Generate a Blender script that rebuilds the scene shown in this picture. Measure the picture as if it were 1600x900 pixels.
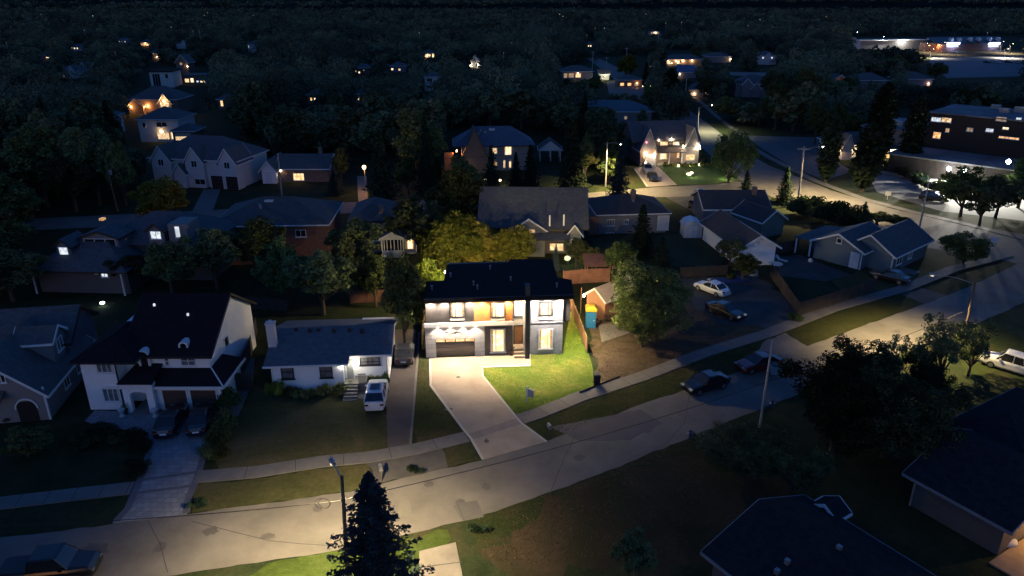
import bpy, math, random
import numpy as np
from mathutils import Vector, Matrix
R = math.radians
sc = bpy.context.scene
for o in list(bpy.data.objects): bpy.data.objects.remove(o)
C = sc.collection
# ---------------------------------------------------------------- camera, sky, exposure
H, FPX, PITCH = 33.0, 1130.0, 21.6
cam_d = bpy.data.cameras.new('camera'); cam = bpy.data.objects.new('camera', cam_d); C.objects.link(cam)
cam.location = (0, 0, H); cam.rotation_euler = (R(90 - PITCH), 0, 0)
cam_d.sensor_width = 36; cam_d.lens = 36 * FPX / 1600; cam_d.clip_end = 9000; cam_d.clip_start = 0.5
sc.camera = cam
sc.render.resolution_x, sc.render.resolution_y = 1024, 576
w = bpy.data.worlds.new('World'); sc.world = w; w.use_nodes = True
nt = w.node_tree; bg = nt.nodes['Background']
sky = nt.nodes.new('ShaderNodeTexSky'); sky.sky_type = 'NISHITA'; sky.sun_disc = False
SUN_EL, SUN_ROT = R(1.5), R(200)
sky.sun_elevation = SUN_EL; sky.sun_rotation = SUN_ROT
sky.air_density = 1.0; sky.dust_density = 0.3; sky.ozone_density = 4.0
mul = nt.nodes.new('ShaderNodeMix'); mul.data_type = 'RGBA'; mul.blend_type = 'MULTIPLY'; mul.inputs[0].default_value = 1
mul.inputs[7].default_value = (0.62, 0.65, 0.86, 1)
nt.links.new(sky.outputs[0], mul.inputs[6]); nt.links.new(mul.outputs[2], bg.inputs[0])
bg.inputs[1].default_value = 0.45
sun_d = bpy.data.lights.new('dusk_light', 'SUN'); sun_d.energy = 0.012; sun_d.angle = R(25); sun_d.color = (0.6, 0.72, 1.0)
sun = bpy.data.objects.new('dusk_light', sun_d); C.objects.link(sun)
sun.rotation_euler = (R(52), 0, R(-20)); sun.location = (0, 0, 200)
sc.view_settings.view_transform = 'Standard'; sc.view_settings.look = 'None'; sc.view_settings.gamma = 1; sc.view_settings.exposure = 0
try: sc.cycles.max_bounces = 5; sc.cycles.diffuse_bounces = 3; sc.cycles.glossy_bounces = 2; sc.cycles.use_light_tree = True
except Exception: pass
# ---------------------------------------------------------------- pixel -> world (surveying the photograph, 1600 x 900)
cp, sp = math.cos(R(PITCH)), math.sin(R(PITCH))
def ray(u, v):
    a, b = (u - 800) / FPX, (450 - v) / FPX
    return Vector((a, cp + b * sp, -sp + b * cp))
def at(u, v, z=0.0):
    d = ray(u, v); t = (z - H) / d.z
    return Vector((d.x * t, d.y * t, z))
def proj(p):
    x, y, z = p[0], p[1], p[2] - H
    zc = y * cp - z * sp; yc = y * sp + z * cp
    return (800 + FPX * x / zc, 450 - FPX * yc / zc, zc) if zc > 1 else (-9999, -9999, 1)
# ---------------------------------------------------------------- tags
def tag(o, label=None, cat=None, group=None, kind=None):
    if label: o['label'] = label
    if cat: o['category'] = cat
    if group: o['group'] = group
    if kind: o['kind'] = kind
    return o
def empty(name, loc=(0, 0, 0), rz=0, label=None, cat=None, group=None):
    o = bpy.data.objects.new(name, None); C.objects.link(o); o.location = loc; o.rotation_euler = (0, 0, rz)
    o.empty_display_size = .3
    return tag(o, label, cat, group)
def copy_tree(o, parent=None):
    c = o.copy(); C.objects.link(c); c.parent = parent
    for ch in list(KIDS.get(o.name, [])):
        k = copy_tree(ch, c)
    return c
KIDS = {}
def adopt(ch, parent):
    if parent is not None:
        ch.parent = parent; KIDS.setdefault(parent.name, []).append(ch)
# ---------------------------------------------------------------- mesh builder
class MB:
    def __init__(s): s.v = []; s.f = []
    def add(s, vs, fs):
        n = len(s.v); s.v += [tuple(p) for p in vs]; s.f += [tuple(i + n for i in f) for f in fs]; return s
    def box(s, x0, x1, y0, y1, z0, z1):
        return s.add([(x0,y0,z0),(x1,y0,z0),(x1,y1,z0),(x0,y1,z0),(x0,y0,z1),(x1,y0,z1),(x1,y1,z1),(x0,y1,z1)],
                     [(0,3,2,1),(4,5,6,7),(0,1,5,4),(1,2,6,5),(2,3,7,6),(3,0,4,7)])
    def prism(s, pts, z0, z1):
        n = len(pts)
        ar = sum(pts[i][0]*pts[(i+1)%n][1]-pts[(i+1)%n][0]*pts[i][1] for i in range(n))
        if ar < 0: pts = pts[::-1]
        s.add([(p[0],p[1],z0) for p in pts]+[(p[0],p[1],z1) for p in pts],
              [tuple(range(n-1,-1,-1)), tuple(range(n,2*n))]+[(i,(i+1)%n,(i+1)%n+n,i+n) for i in range(n)])
        return s
    def slab(s, quad, t):          # sloped panel: top quad thickened downwards
        n = len(quad)
        return s.add([tuple(q) for q in quad]+[(q[0],q[1],q[2]-t) for q in quad],
              [tuple(range(n)), tuple(range(2*n-1,n-1,-1))]+[(i,i+n,(i+1)%n+n,(i+1)%n) for i in range(n)])
    def cyl(s, a, b, r0, r1=None, n=10, cap=True):
        r1 = r0 if r1 is None else r1
        a, b = Vector(a), Vector(b); d = (b-a).normalized()
        x = d.orthogonal().normalized(); y = d.cross(x)
        vs = [a+(x*math.cos(t)+y*math.sin(t))*r0 for t in [2*math.pi*i/n for i in range(n)]]+[b+(x*math.cos(t)+y*math.sin(t))*r1 for t in [2*math.pi*i/n for i in range(n)]]
        fs = [(i,(i+1)%n,(i+1)%n+n,i+n) for i in range(n)]
        if cap: fs += [tuple(range(n-1,-1,-1)), tuple(range(n,2*n))]
        return s.add(vs, fs)
    def tube(s, pts, r0, r1, n=7):
        for i in range(len(pts)-1):
            k = len(pts)-1
            s.cyl(pts[i], pts[i+1], r0+(r1-r0)*i/k, r0+(r1-r0)*(i+1)/k, n)
        return s
    def lathe(s, prof, n=16, c=(0,0)):
        k = len(prof)
        vs = [(c[0]+r*math.cos(2*math.pi*j/n), c[1]+r*math.sin(2*math.pi*j/n), z) for r, z in prof for j in range(n)]
        fs = [(i*n+j, i*n+(j+1)%n, (i+1)*n+(j+1)%n, (i+1)*n+j) for i in range(k-1) for j in range(n)]
        fs += [tuple(range(n-1,-1,-1)), tuple((k-1)*n+j for j in range(n))]
        return s.add(vs, fs)
    def build(s, name, mat, parent=None, smooth=False, loc=None):
        me = bpy.data.meshes.new(name); me.from_pydata(s.v, [], s.f); me.materials.append(mat)
        if smooth: me.polygons.foreach_set('use_smooth', [True]*len(me.polygons))
        me.update(); o = bpy.data.objects.new(name, me); C.objects.link(o); adopt(o, parent)
        if loc is not None: o.location = loc
        return o
# ---------------------------------------------------------------- materials
MATS = {}
def base_mat(name):
    m = bpy.data.materials.new(name); m.use_nodes = True; MATS[name] = m
    return m, m.node_tree, m.node_tree.nodes['Principled BSDF']
def N(nt, t, **k):
    n = nt.nodes.new(t)
    for a, b in k.items():
        if a.startswith('i_'): n.inputs[int(a[2:])].default_value = b
        else: setattr(n, a, b)
    return n
def ramp(nt, fac, stops):
    r = nt.nodes.new('ShaderNodeValToRGB'); e = r.color_ramp.elements
    while len(e) < len(stops): e.new(0.5)
    for i, (p, c) in enumerate(stops): e[i].position = p; e[i].color = (*c, 1)
    nt.links.new(fac, r.inputs[0]); return r.outputs[0]
def M(name, col, rough=.8, var=.2, scale=2.0, bump=0.0, metal=0, spec=.5, kind=None, ks=1.0, col2=None, rnd=False, coat=0):
    if name in MATS: return MATS[name]
    m, nt, b = base_mat(name); L = nt.links
    b.inputs['Roughness'].default_value = rough; b.inputs['Metallic'].default_value = metal
    b.inputs['Specular IOR Level'].default_value = spec
    if coat: b.inputs['Coat Weight'].default_value = coat; b.inputs['Coat Roughness'].default_value = .06
    tc = N(nt, 'ShaderNodeTexCoord')
    n1 = N(nt, 'ShaderNodeTexNoise'); n1.inputs['Scale'].default_value = scale; n1.inputs['Detail'].default_value = 6; n1.inputs['Roughness'].default_value = .65
    L.new(tc.outputs['Object'], n1.inputs['Vector'])
    c2 = col2 or tuple(min(1, x*(1+var)) for x in col); c1 = tuple(x*(1-var) for x in col)
    out = ramp(nt, n1.outputs[0], [(.32, c1), (.68, c2)])
    hgt = None
    if kind in ('brick', 'shingle', 'block', 'paver'):
        sep = N(nt, 'ShaderNodeSeparateXYZ'); L.new(tc.outputs['Object'], sep.inputs[0])
        com = N(nt, 'ShaderNodeCombineXYZ')
        if kind in ('shingle', 'paver'):
            L.new(sep.outputs[0], com.inputs[0]); L.new(sep.outputs[1], com.inputs[1])
        else:
            ad = N(nt, 'ShaderNodeMath', operation='ADD'); L.new(sep.outputs[0], ad.inputs[0]); L.new(sep.outputs[1], ad.inputs[1])
            L.new(ad.outputs[0], com.inputs[0]); L.new(sep.outputs[2], com.inputs[1])
        br = N(nt, 'ShaderNodeTexBrick'); L.new(com.outputs[0], br.inputs['Vector'])
        br.inputs['Scale'].default_value = ks
        br.inputs['Color1'].default_value = (1,1,1,1); br.inputs['Color2'].default_value = (.72,.72,.72,1); br.inputs['Mortar'].default_value = (.45,.45,.45,1)
        br.inputs['Mortar Size'].default_value = .03 if kind in ('shingle','paver') else .02; br.inputs['Mortar Smooth'].default_value = .3
        if kind == 'brick': br.inputs['Brick Width'].default_value = .5; br.inputs['Row Height'].default_value = .17
        elif kind == 'shingle': br.inputs['Brick Width'].default_value = .9; br.inputs['Row Height'].default_value = .3
        elif kind == 'paver': br.inputs['Brick Width'].default_value = .6; br.inputs['Row Height'].default_value = .6
        else: br.inputs['Brick Width'].default_value = 1.2; br.inputs['Row Height'].default_value = .5
        mx = N(nt, 'ShaderNodeMix', data_type='RGBA', blend_type='MULTIPLY'); mx.inputs[0].default_value = .8
        L.new(out, mx.inputs[6]); L.new(br.outputs[0], mx.inputs[7]); out = mx.outputs[2]; hgt = br.outputs[1]
    if kind in ('siding', 'ribs', 'planks'):
        sep = N(nt, 'ShaderNodeSeparateXYZ'); L.new(tc.outputs['Object'], sep.inputs[0])
        if kind == 'siding': src = sep.outputs[2]
        else:
            ad = N(nt, 'ShaderNodeMath', operation='ADD'); L.new(sep.outputs[0], ad.inputs[0]); L.new(sep.outputs[1], ad.inputs[1]); src = ad.outputs[0]
        mm = N(nt, 'ShaderNodeMath', operation='MULTIPLY'); mm.inputs[1].default_value = ks; L.new(src, mm.inputs[0])
        fr = N(nt, 'ShaderNodeMath', operation='FRACT'); L.new(mm.outputs[0], fr.inputs[0])
        cr = ramp(nt, fr.outputs[0], [(0, (.45,)*3), (.12, (1,)*3)])
        mx = N(nt, 'ShaderNodeMix', data_type='RGBA', blend_type='MULTIPLY'); mx.inputs[0].default_value = .75
        L.new(out, mx.inputs[6]); L.new(cr, mx.inputs[7]); out = mx.outputs[2]; hgt = cr
    if rnd:
        oi = N(nt, 'ShaderNodeObjectInfo'); hs = N(nt, 'ShaderNodeHueSaturation')
        mr = N(nt, 'ShaderNodeMapRange'); mr.inputs[3].default_value = .6; mr.inputs[4].default_value = 1.5; L.new(oi.outputs['Random'], mr.inputs[0])
        mh = N(nt, 'ShaderNodeMapRange'); mh.inputs[3].default_value = .465; mh.inputs[4].default_value = .53
        sn = N(nt, 'ShaderNodeMath', operation='FRACT'); m7 = N(nt, 'ShaderNodeMath', operation='MULTIPLY'); m7.inputs[1].default_value = 7.3
        L.new(oi.outputs['Random'], m7.inputs[0]); L.new(m7.outputs[0], sn.inputs[0]); L.new(sn.outputs[0], mh.inputs[0])
        L.new(mr.outputs[0], hs.inputs['Value']); L.new(mh.outputs[0], hs.inputs['Hue']); L.new(out, hs.inputs['Color']); out = hs.outputs[0]
    L.new(out, b.inputs['Base Color'])
    if bump:
        bp = N(nt, 'ShaderNodeBump'); bp.inputs['Strength'].default_value = bump; bp.inputs['Distance'].default_value = .05
        n2 = N(nt, 'ShaderNodeTexNoise'); n2.inputs['Scale'].default_value = scale*8; n2.inputs['Detail'].default_value = 4
        L.new(tc.outputs['Object'], n2.inputs['Vector']); L.new(n2.outputs[0], bp.inputs['Height']); L.new(bp.outputs[0], b.inputs['Normal'])
    return m
def EM(name, col, strength, pat=0.0, col2=None, scale=2.5):
    if name in MATS: return MATS[name]
    m, nt, b = base_mat(name); L = nt.links
    b.inputs['Base Color'].default_value = (.05,.05,.05,1); b.inputs['Roughness'].default_value = .25
    b.inputs['Emission Strength'].default_value = strength
    if pat:
        tc = N(nt, 'ShaderNodeTexCoord'); n1 = N(nt, 'ShaderNodeTexNoise'); n1.inputs['Scale'].default_value = scale; n1.inputs['Detail'].default_value = 3
        L.new(tc.outputs['Object'], n1.inputs['Vector'])
        c2 = col2 or tuple(x*(1-pat) for x in col)
        L.new(ramp(nt, n1.outputs[0], [(.4, c2), (.6, col)]), b.inputs['Emission Color'])
    else: b.inputs['Emission Color'].default_value = (*col, 1)
    return m
def LEAF(name, dark, light, tr=.25, scale=.9, rnd=True):
    m, nt, b = base_mat(name); L = nt.links
    tc = N(nt, 'ShaderNodeTexCoord'); n1 = N(nt, 'ShaderNodeTexNoise'); n1.inputs['Scale'].default_value = scale; n1.inputs['Detail'].default_value = 5
    L.new(tc.outputs['Object'], n1.inputs['Vector'])
    out = ramp(nt, n1.outputs[0], [(.35, dark), (.65, light)])
    if rnd:
        oi = N(nt, 'ShaderNodeObjectInfo'); hs = N(nt, 'ShaderNodeHueSaturation')
        mr = N(nt, 'ShaderNodeMapRange'); mr.inputs[3].default_value = .55; mr.inputs[4].default_value = 1.6; L.new(oi.outputs['Random'], mr.inputs[0])
        m7 = N(nt, 'ShaderNodeMath', operation='MULTIPLY'); m7.inputs[1].default_value = 7.3; fr = N(nt, 'ShaderNodeMath', operation='FRACT')
        mh = N(nt, 'ShaderNodeMapRange'); mh.inputs[3].default_value = .45; mh.inputs[4].default_value = .54
        L.new(oi.outputs['Random'], m7.inputs[0]); L.new(m7.outputs[0], fr.inputs[0]); L.new(fr.outputs[0], mh.inputs[0])
        L.new(mr.outputs[0], hs.inputs['Value']); L.new(mh.outputs[0], hs.inputs['Hue']); L.new(out, hs.inputs['Color']); out = hs.outputs[0]
    nt.nodes.remove(b)
    d = N(nt, 'ShaderNodeBsdfDiffuse'); t = N(nt, 'ShaderNodeBsdfTranslucent'); mx = N(nt, 'ShaderNodeMixShader'); mx.inputs[0].default_value = tr
    L.new(out, d.inputs[0]); L.new(out, t.inputs[0]); L.new(d.outputs[0], mx.inputs[1]); L.new(t.outputs[0], mx.inputs[2])
    L.new(mx.outputs[0], nt.nodes['Material Output'].inputs[0])
    return m
def GRASS(name, a, b_, c, s1=.25, s2=2.5):
    m, nt, b = base_mat(name); L = nt.links; b.inputs['Roughness'].default_value = .95; b.inputs['Specular IOR Level'].default_value = .1
    tc = N(nt, 'ShaderNodeTexCoord')
    n1 = N(nt, 'ShaderNodeTexNoise'); n1.inputs['Scale'].default_value = s1; n1.inputs['Detail'].default_value = 8; n1.inputs['Roughness'].default_value = .7; n1.inputs['Distortion'].default_value = .6
    n2 = N(nt, 'ShaderNodeTexNoise'); n2.inputs['Scale'].default_value = s2; n2.inputs['Detail'].default_value = 8; n2.inputs['Roughness'].default_value = .8
    for n in (n1, n2): L.new(tc.outputs['Object'], n.inputs['Vector'])
    o1 = ramp(nt, n1.outputs[0], [(.35, a), (.5, b_), (.66, c)])
    o2 = ramp(nt, n2.outputs[0], [(.3, (.68,)*3), (.7, (1.25,)*3)])
    mx = N(nt, 'ShaderNodeMix', data_type='RGBA', blend_type='MULTIPLY'); mx.inputs[0].default_value = 1
    L.new(o1, mx.inputs[6]); L.new(o2, mx.inputs[7]); L.new(mx.outputs[2], b.inputs['Base Color'])
    bp = N(nt, 'ShaderNodeBump'); bp.inputs['Strength'].default_value = .5; bp.inputs['Distance'].default_value = .08
    n3 = N(nt, 'ShaderNodeTexNoise'); n3.inputs['Scale'].default_value = 7; n3.inputs['Detail'].default_value = 5; L.new(tc.outputs['Object'], n3.inputs['Vector'])
    L.new(n3.outputs[0], bp.inputs['Height']); L.new(bp.outputs[0], b.inputs['Normal'])
    return m
g_dark = GRASS('grass_dark', (.018,.028,.012), (.03,.042,.018), (.055,.05,.026))
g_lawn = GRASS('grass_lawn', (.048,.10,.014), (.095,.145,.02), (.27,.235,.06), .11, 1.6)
g_mid = GRASS('grass_mid', (.028,.045,.013), (.045,.055,.02), (.085,.068,.035), .2)
g_left = GRASS('grass_left', (.05,.055,.022), (.075,.075,.03), (.12,.10,.05), .13)
g_dirt = GRASS('dry_dirt', (.072,.05,.034), (.105,.076,.052), (.05,.05,.026), .3, 1.8)
g_dry = GRASS('dry_grass', (.028,.032,.014), (.05,.042,.024), (.085,.058,.036), .12)
asph = M('asphalt', (.16,.148,.135), .85, .24, .22, .5, spec=.3)
asph2 = M('asphalt_dark', (.06,.06,.062), .85, .25, .6, .3, spec=.3)
conc = M('concrete', (.165,.157,.148), .85, .16, .7, .3, spec=.3)
conc_dr = M('driveway_concrete', (.345,.285,.225), .8, .15, .5, .3, spec=.3)
curb_m = M('curb_concrete', (.45,.43,.39), .85, .1, 2)
paver_m = M('driveway_paver', (.25,.26,.28), .8, .15, 1, .1, kind='paver', ks=1.2)
paver_d = M('paver_border', (.11,.115,.13), .8, .15, 1)
black_rf = M('black_roof', (.022,.021,.023), .9, .25, 3, .2, spec=.1, kind='shingle', ks=2.2)
navy_rf = M('navy_shingle', (.095,.105,.118), .8, .22, 2, .2, spec=.4, kind='shingle', ks=2.2)
near_rf = M('near_dark_shingle', (.036,.035,.04), .95, .25, 2, .2, spec=.05, kind='shingle', ks=2.2)
grey_rf = M('grey_shingle', (.085,.088,.092), .8, .22, 2, .2, kind='shingle', ks=2.2)
brown_rf = M('brown_shingle', (.075,.062,.058), .85, .25, 2, .2, kind='shingle', ks=2.2)
slate_rf = M('slate_shingle', (.10,.105,.11), .8, .22, 2, .2, kind='shingle', ks=2.2)
flat_rf = M('gravel_roof', (.15,.16,.175), .9, .5, .18, .2)
white_w = M('white_wall', (.82,.82,.82), .8, .05, 1.2)
offwh_w = M('offwhite_wall', (.55,.55,.54), .8, .06, 1.2)
white_s = M('white_siding', (.76,.76,.75), .6, .04, 1, kind='siding', ks=5)
trim_w = M('white_trim', (.72,.72,.71), .5, .03, 3)
trim_b = M('black_trim', (.02,.02,.022), .4, .1, 3)
trim_br = M('brown_trim', (.09,.06,.045), .6, .1, 3)
brick_g = M('grey_brick', (.44,.44,.47), .85, .12, 3, .2, kind='brick', ks=1.5)
brick_r = M('red_brick', (.20,.10,.08), .9, .2, 2, .2, kind='brick', ks=1.5)
brick_b = M('brown_brick', (.22,.16,.13), .9, .2, 2, .2, kind='brick', ks=1.5)
brick_d = M('dark_brick', (.035,.027,.025), .9, .2, 2, .2, kind='brick', ks=1.5)
stone_w = M('pale_stone', (.62,.59,.55), .8, .08, 1.5, .15, kind='block', ks=1.0)
grey_s = M('grey_siding', (.18,.18,.19), .7, .06, 1, kind='siding', ks=5)
taupe_s = M('taupe_siding', (.24,.22,.21), .7, .06, 1, kind='siding', ks=5)
blue_s = M('bluegrey_siding', (.10,.15,.19), .7, .06, 1, kind='siding', ks=5)
teal_s = M('dull_green_siding', (.13,.17,.16), .7, .06, 1, kind='siding', ks=5)
black_s = M('black_batten', (.085,.077,.075), .5, .1, 2)
wood_o = M('orange_cedar', (.42,.17,.06), .55, .2, 1.5, kind='siding', ks=7)
wood_d = M('door_wood', (.36,.17,.07), .5, .15, 2, kind='ribs', ks=6)
fence_w = M('cedar_fence', (.30,.17,.09), .8, .25, 1.5, kind='planks', ks=6.5)
fence_g = M('weathered_fence', (.05,.041,.035), .9, .25, 1.5, kind='planks', ks=6.5)
fence_r = M('red_fence', (.26,.12,.08), .8, .25, 1.5, kind='planks', ks=6.5)
brown_g = M('brown_garage_door', (.075,.042,.03), .6, .15, 2, kind='siding', ks=2)
grey_g = M('taupe_garage_door', (.085,.068,.06), .6, .08, 2, kind='siding', ks=1.9)
white_g = M('white_garage_door', (.7,.7,.7), .5, .05, 2, kind='siding', ks=2)
glass_d = M('dark_glass', (.02,.022,.026), .08, .1, 1, spec=.8)
fab = EM('self_lit_curtain', (1,.58,.24), .75, .5, (.6,.3,.1), 5)  # curtain fabric emits by itself, standing in for room light behind it
curt = M('curtained_glass', (.16,.16,.17), .15, .5, 2.2, spec=.6)
metal = M('galvanised_metal', (.32,.32,.33), .45, .1, 3, metal=.6)
pole_w = M('pole_wood', (.11,.085,.065), .9, .3, 3, .3)
pole_c = M('pole_concrete', (.34,.33,.31), .8, .1, 3)
bark = M('bark', (.07,.055,.042), .95, .3, 4, .5)
bark_p = M('pale_bark', (.22,.19,.16), .95, .3, 4, .5)
rubber = M('rubber', (.02,.02,.02), .8, .1, 3)
leafA = LEAF('leaves_broad', (.048,.066,.026), (.145,.175,.066))
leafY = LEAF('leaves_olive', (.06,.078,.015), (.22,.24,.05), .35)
leafD = LEAF('leaves_deep', (.050,.066,.034), (.14,.165,.076))
leafG = LEAF('leaves_grove', (.014,.021,.011), (.055,.072,.034))
leafS = LEAF('needles_blue', (.03,.055,.06), (.085,.13,.135), .1, 1.2)
leafN = LEAF('needles_green', (.012,.024,.014), (.04,.062,.034), .1, 1.2)
leafF = LEAF('leaves_far', (.052,.068,.040), (.175,.205,.105), .2, .5)
WARM = (1.0, .62, .27); WARMW = (1.0, .78, .52); COOLW = (.85, .92, 1.0); ORNG = (1.0, .42, .12)
e_warm = EM('lit_warm', (1,.64,.32), 1.7, .55, (.62,.33,.12), 2.2)
e_bright = EM('lit_bright', (1,.82,.55), 1.95, .35, (.80,.52,.22), 1.3)
e_white = EM('lit_cool', COOLW, 1.1, .4)
e_warm2 = EM('lit_warm_soft', (1,.58,.26), .8, .6, (.4,.2,.07), 1.4)
e_warm3 = EM('lit_amber', (1,.74,.45), 1.2, .7, (.5,.28,.1), 3.5)
blind = M('lit_blind', (.5,.4,.3), .8, .1, 2, kind='siding', ks=14)
e_orange = EM('lit_orange', (1,.5,.18), 2.0, .6)
e_dim = EM('lit_dim', (1,.66,.36), .5, .6)
e_lens = EM('lamp_lens', (1,.8,.5), 40)
e_lensw = EM('lamp_lens_white', (1,.9,.75), 30)
e_lenso = EM('lamp_lens_orange', (1,.5,.15), 45)
e_lensc = EM('lamp_lens_cool', (.9,.95,1), 45)
e_blue = EM('blue_sign_light', (.12,.22,1.0), 6, .5, (.6,.75,1))
WK = {'warm': e_warm, 'bright': e_bright, 'white': e_white, 'orange': e_orange, 'dim': e_dim, 'dark': glass_d, 'curtain': curt}
# ---------------------------------------------------------------- ground sheets
def sheet(name, px, z, mat, kind='structure', world=False, tess=None):
    pts = [(p[0], p[1]) for p in px] if world else [tuple(at(*p))[:2] for p in px]
    n = len(pts)
    ar = sum(pts[i][0]*pts[(i+1)%n][1]-pts[(i+1)%n][0]*pts[i][1] for i in range(n))
    if ar < 0: pts = pts[::-1]
    jit = {'lawn': .3, 'verge': .22, 'dirt_verge': 1.3, 'dirt_lot': .35, 'side_lawn': .25, 'front_grass': .3, 'yard': .4, 'road': .09, 'back_yard': .5, 'road_patch': .05, 'driveway_apron': .15}.get(name, 0)
    if jit and not world:
        rr = random.Random(len(pts)*7+int(abs(pts[0][0])*10)); q = []; step = {'dirt_verge': 1.2, 'road': .9}.get(name, .7)
        for i in range(n):
            p0, p1 = pts[i], pts[(i+1)%n]; L = math.hypot(p1[0]-p0[0], p1[1]-p0[1]); k = max(1, min(400, int(L/step)))
            for j in range(k):
                t = j/k; q.append((p0[0]+(p1[0]-p0[0])*t+(rr.uniform(-jit, jit) if j else 0), p0[1]+(p1[1]-p0[1])*t+(rr.uniform(-jit, jit) if j else 0)))
        pts = q; n = len(pts)
    b = MB(); b.add([(x, y, z) for x, y in pts], [tuple(range(n))])
    o = b.build(name, mat); return tag(o, kind=kind)
def slab_px(name, px, z0, z1, mat):
    b = MB(); b.prism([tuple(at(*p))[:2] for p in px], z0, z1); return tag(b.build(name, mat), kind='structure')
sheet('ground', [(-6000,-200),(6000,-200),(6000,7000),(-6000,7000)], 0, g_dark, world=True)
hb = MB(); xs = [i*50 for i in range(-110, 111)]; rg = random.Random(4)
hv = []
for k, (yy, hh) in enumerate([(2300, 0), (2700, 28), (3300, 62), (4200, 75)]):
    for x in xs:
        dip = math.exp(-((x*1.2 + 1745*yy/3300) / (125*yy/3300))**2) if k else 0
        hv.append((x*1.2, yy, (hh + rg.uniform(-2, 3)*(hh > 0) + 8*math.sin(x/700.0)*(hh > 0))*(1-.8*dip)))
nx = len(xs)
hb.add(hv, [(r*nx+i, r*nx+i+1, (r+1)*nx+i+1, (r+1)*nx+i) for r in range(3) for i in range(nx-1)])
tag(hb.build('hills', M('far_wooded_hill', (.018,.026,.022), 1, .4, .01, spec=0)), kind='structure')
# main road
ROAD_UP = [(-120,858),(0,840),(170,820),(300,803),(400,789),(550,768),(650,743),(755,719),(852,691),(900,672),(1012,628),(1090,604),(1160,578),(1262,541),(1352,508),(1445,475),(1512,449),(1590,412)]
ROAD_LO = [(1720,420),(1600,473),(1532,503),(1440,540),(1350,576),(1200,634),(1087,680),(937,741),(850,772),(737,812),(532,859),(400,880),(275,899),(-120,960)]
sheet('road', ROAD_UP+ROAD_LO, .020, asph)
# right-hand street running away
ST_UP = [(1640,372),(1600,366),(1500,350),(1400,328),(1300,298),(1200,258),(1150,228),(1110,196),(1085,178),(1062,160),(1030,142),(985,118),(962,104),(930,88)]
ST_LO = [(918,92),(940,108),(968,130),(1010,156),(1045,180),(1062,200),(1090,225),(1120,252),(1150,276),(1180,296),(1230,318),(1330,352),(1440,386),(1560,405),(1590,412),(1720,420),(1800,395)]
sheet('side_road', ST_UP[::-1]+[(1800,392)]+ST_LO[::-1][1:], .016, asph)
# second street behind the main house
sheet('back_road', [(-200,352),(0,344),(300,330),(545,316),(690,311),(800,305),(912,302),(1030,292),(1120,288),(1180,282),(1186,300),(1120,307),(1030,308),(912,318),(800,321),(690,326),(545,333),(330,347),(0,362),(-200,370)], .012, asph)
sheet('cross_road', [(1135,112),(1180,113),(1240,114),(1240,120),(1170,119),(1128,117)], .012, M('road_lit_by_colour', (.2,.2,.18)))  # paler road colour stands in for lamplight on the cross street
sheet('far_lot', [(948,128),(975,122),(1004,148),(1000,160),(955,165)], .012, asph)
# sidewalks with joints
stain = M('oil_stain', (.095,.088,.08), .7, .2, 2)
jt = M('joint_dark', (.06,.06,.06))
def strip(name, cpx, width, z0, z1, mat, joints=0):
    P = [at(*p).xy for p in cpx]; Lp, Rp = [], []
    for i, p in enumerate(P):
        d = (P[min(i+1, len(P)-1)]-P[max(i-1, 0)]).normalized(); n = Vector((-d.y, d.x))
        Lp.append(p+n*width/2); Rp.append(p-n*width/2)
    b = MB(); nn = len(P)
    vs = [(q.x, q.y, z1) for q in Lp]+[(q.x, q.y, z1) for q in Rp]+[(q.x, q.y, z0) for q in Lp]+[(q.x, q.y, z0) for q in Rp]
    fs = []
    for i in range(nn-1):
        fs += [(i, nn+i, nn+i+1, i+1), (i, i+1, 2*nn+i+1, 2*nn+i), (nn+i, 3*nn+i, 3*nn+i+1, nn+i+1)]
    b.add(vs, fs); o = tag(b.build(name, mat), kind='structure')
    if joints:
        jb = MB(); acc = 0
        for i in range(nn-1):
            a, c = P[i], P[i+1]; L = (c-a).length; d = (c-a)/L; n = Vector((-d.y, d.x)); t = joints-acc
            while t < L:
                q = a+d*t; s = .03
                jb.add([(*(q+n*width/2-d*s), z1+.005), (*(q-n*width/2-d*s), z1+.005), (*(q-n*width/2+d*s), z1+.005), (*(q+n*width/2+d*s), z1+.005)], [(0,1,2,3)])
                t += joints
            acc = (acc+L) % joints
        tag(jb.build(name+'_joints', jt), kind='structure')
    return o
strip('sidewalk', [(-60,795),(0,787),(100,775),(207,763)], 1.5, 0, .07, conc, 1.8)
strip('sidewalk', [(306,746),(400,738),(500,722),(575,715),(650,702),(729,683)], 1.5, 0, .07, conc, 3.6)
strip('sidewalk', [(812,656),(840,647),(910,619),(1000,590),(1100,552),(1200,521),(1300,482),(1412,451),(1490,420),(1574,398)], 1.6, 0, .07, conc, 2.4)
strip('sidewalk', [(1172,228),(1200,245),(1275,283),(1350,311),(1425,331),(1500,348),(1600,373),(1700,396)], 1.6, 0, .05, conc)
strip('verge_path', [(1085,150),(1115,178),(1150,205),(1172,228)], 1.4, 0, .05, conc)
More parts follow.
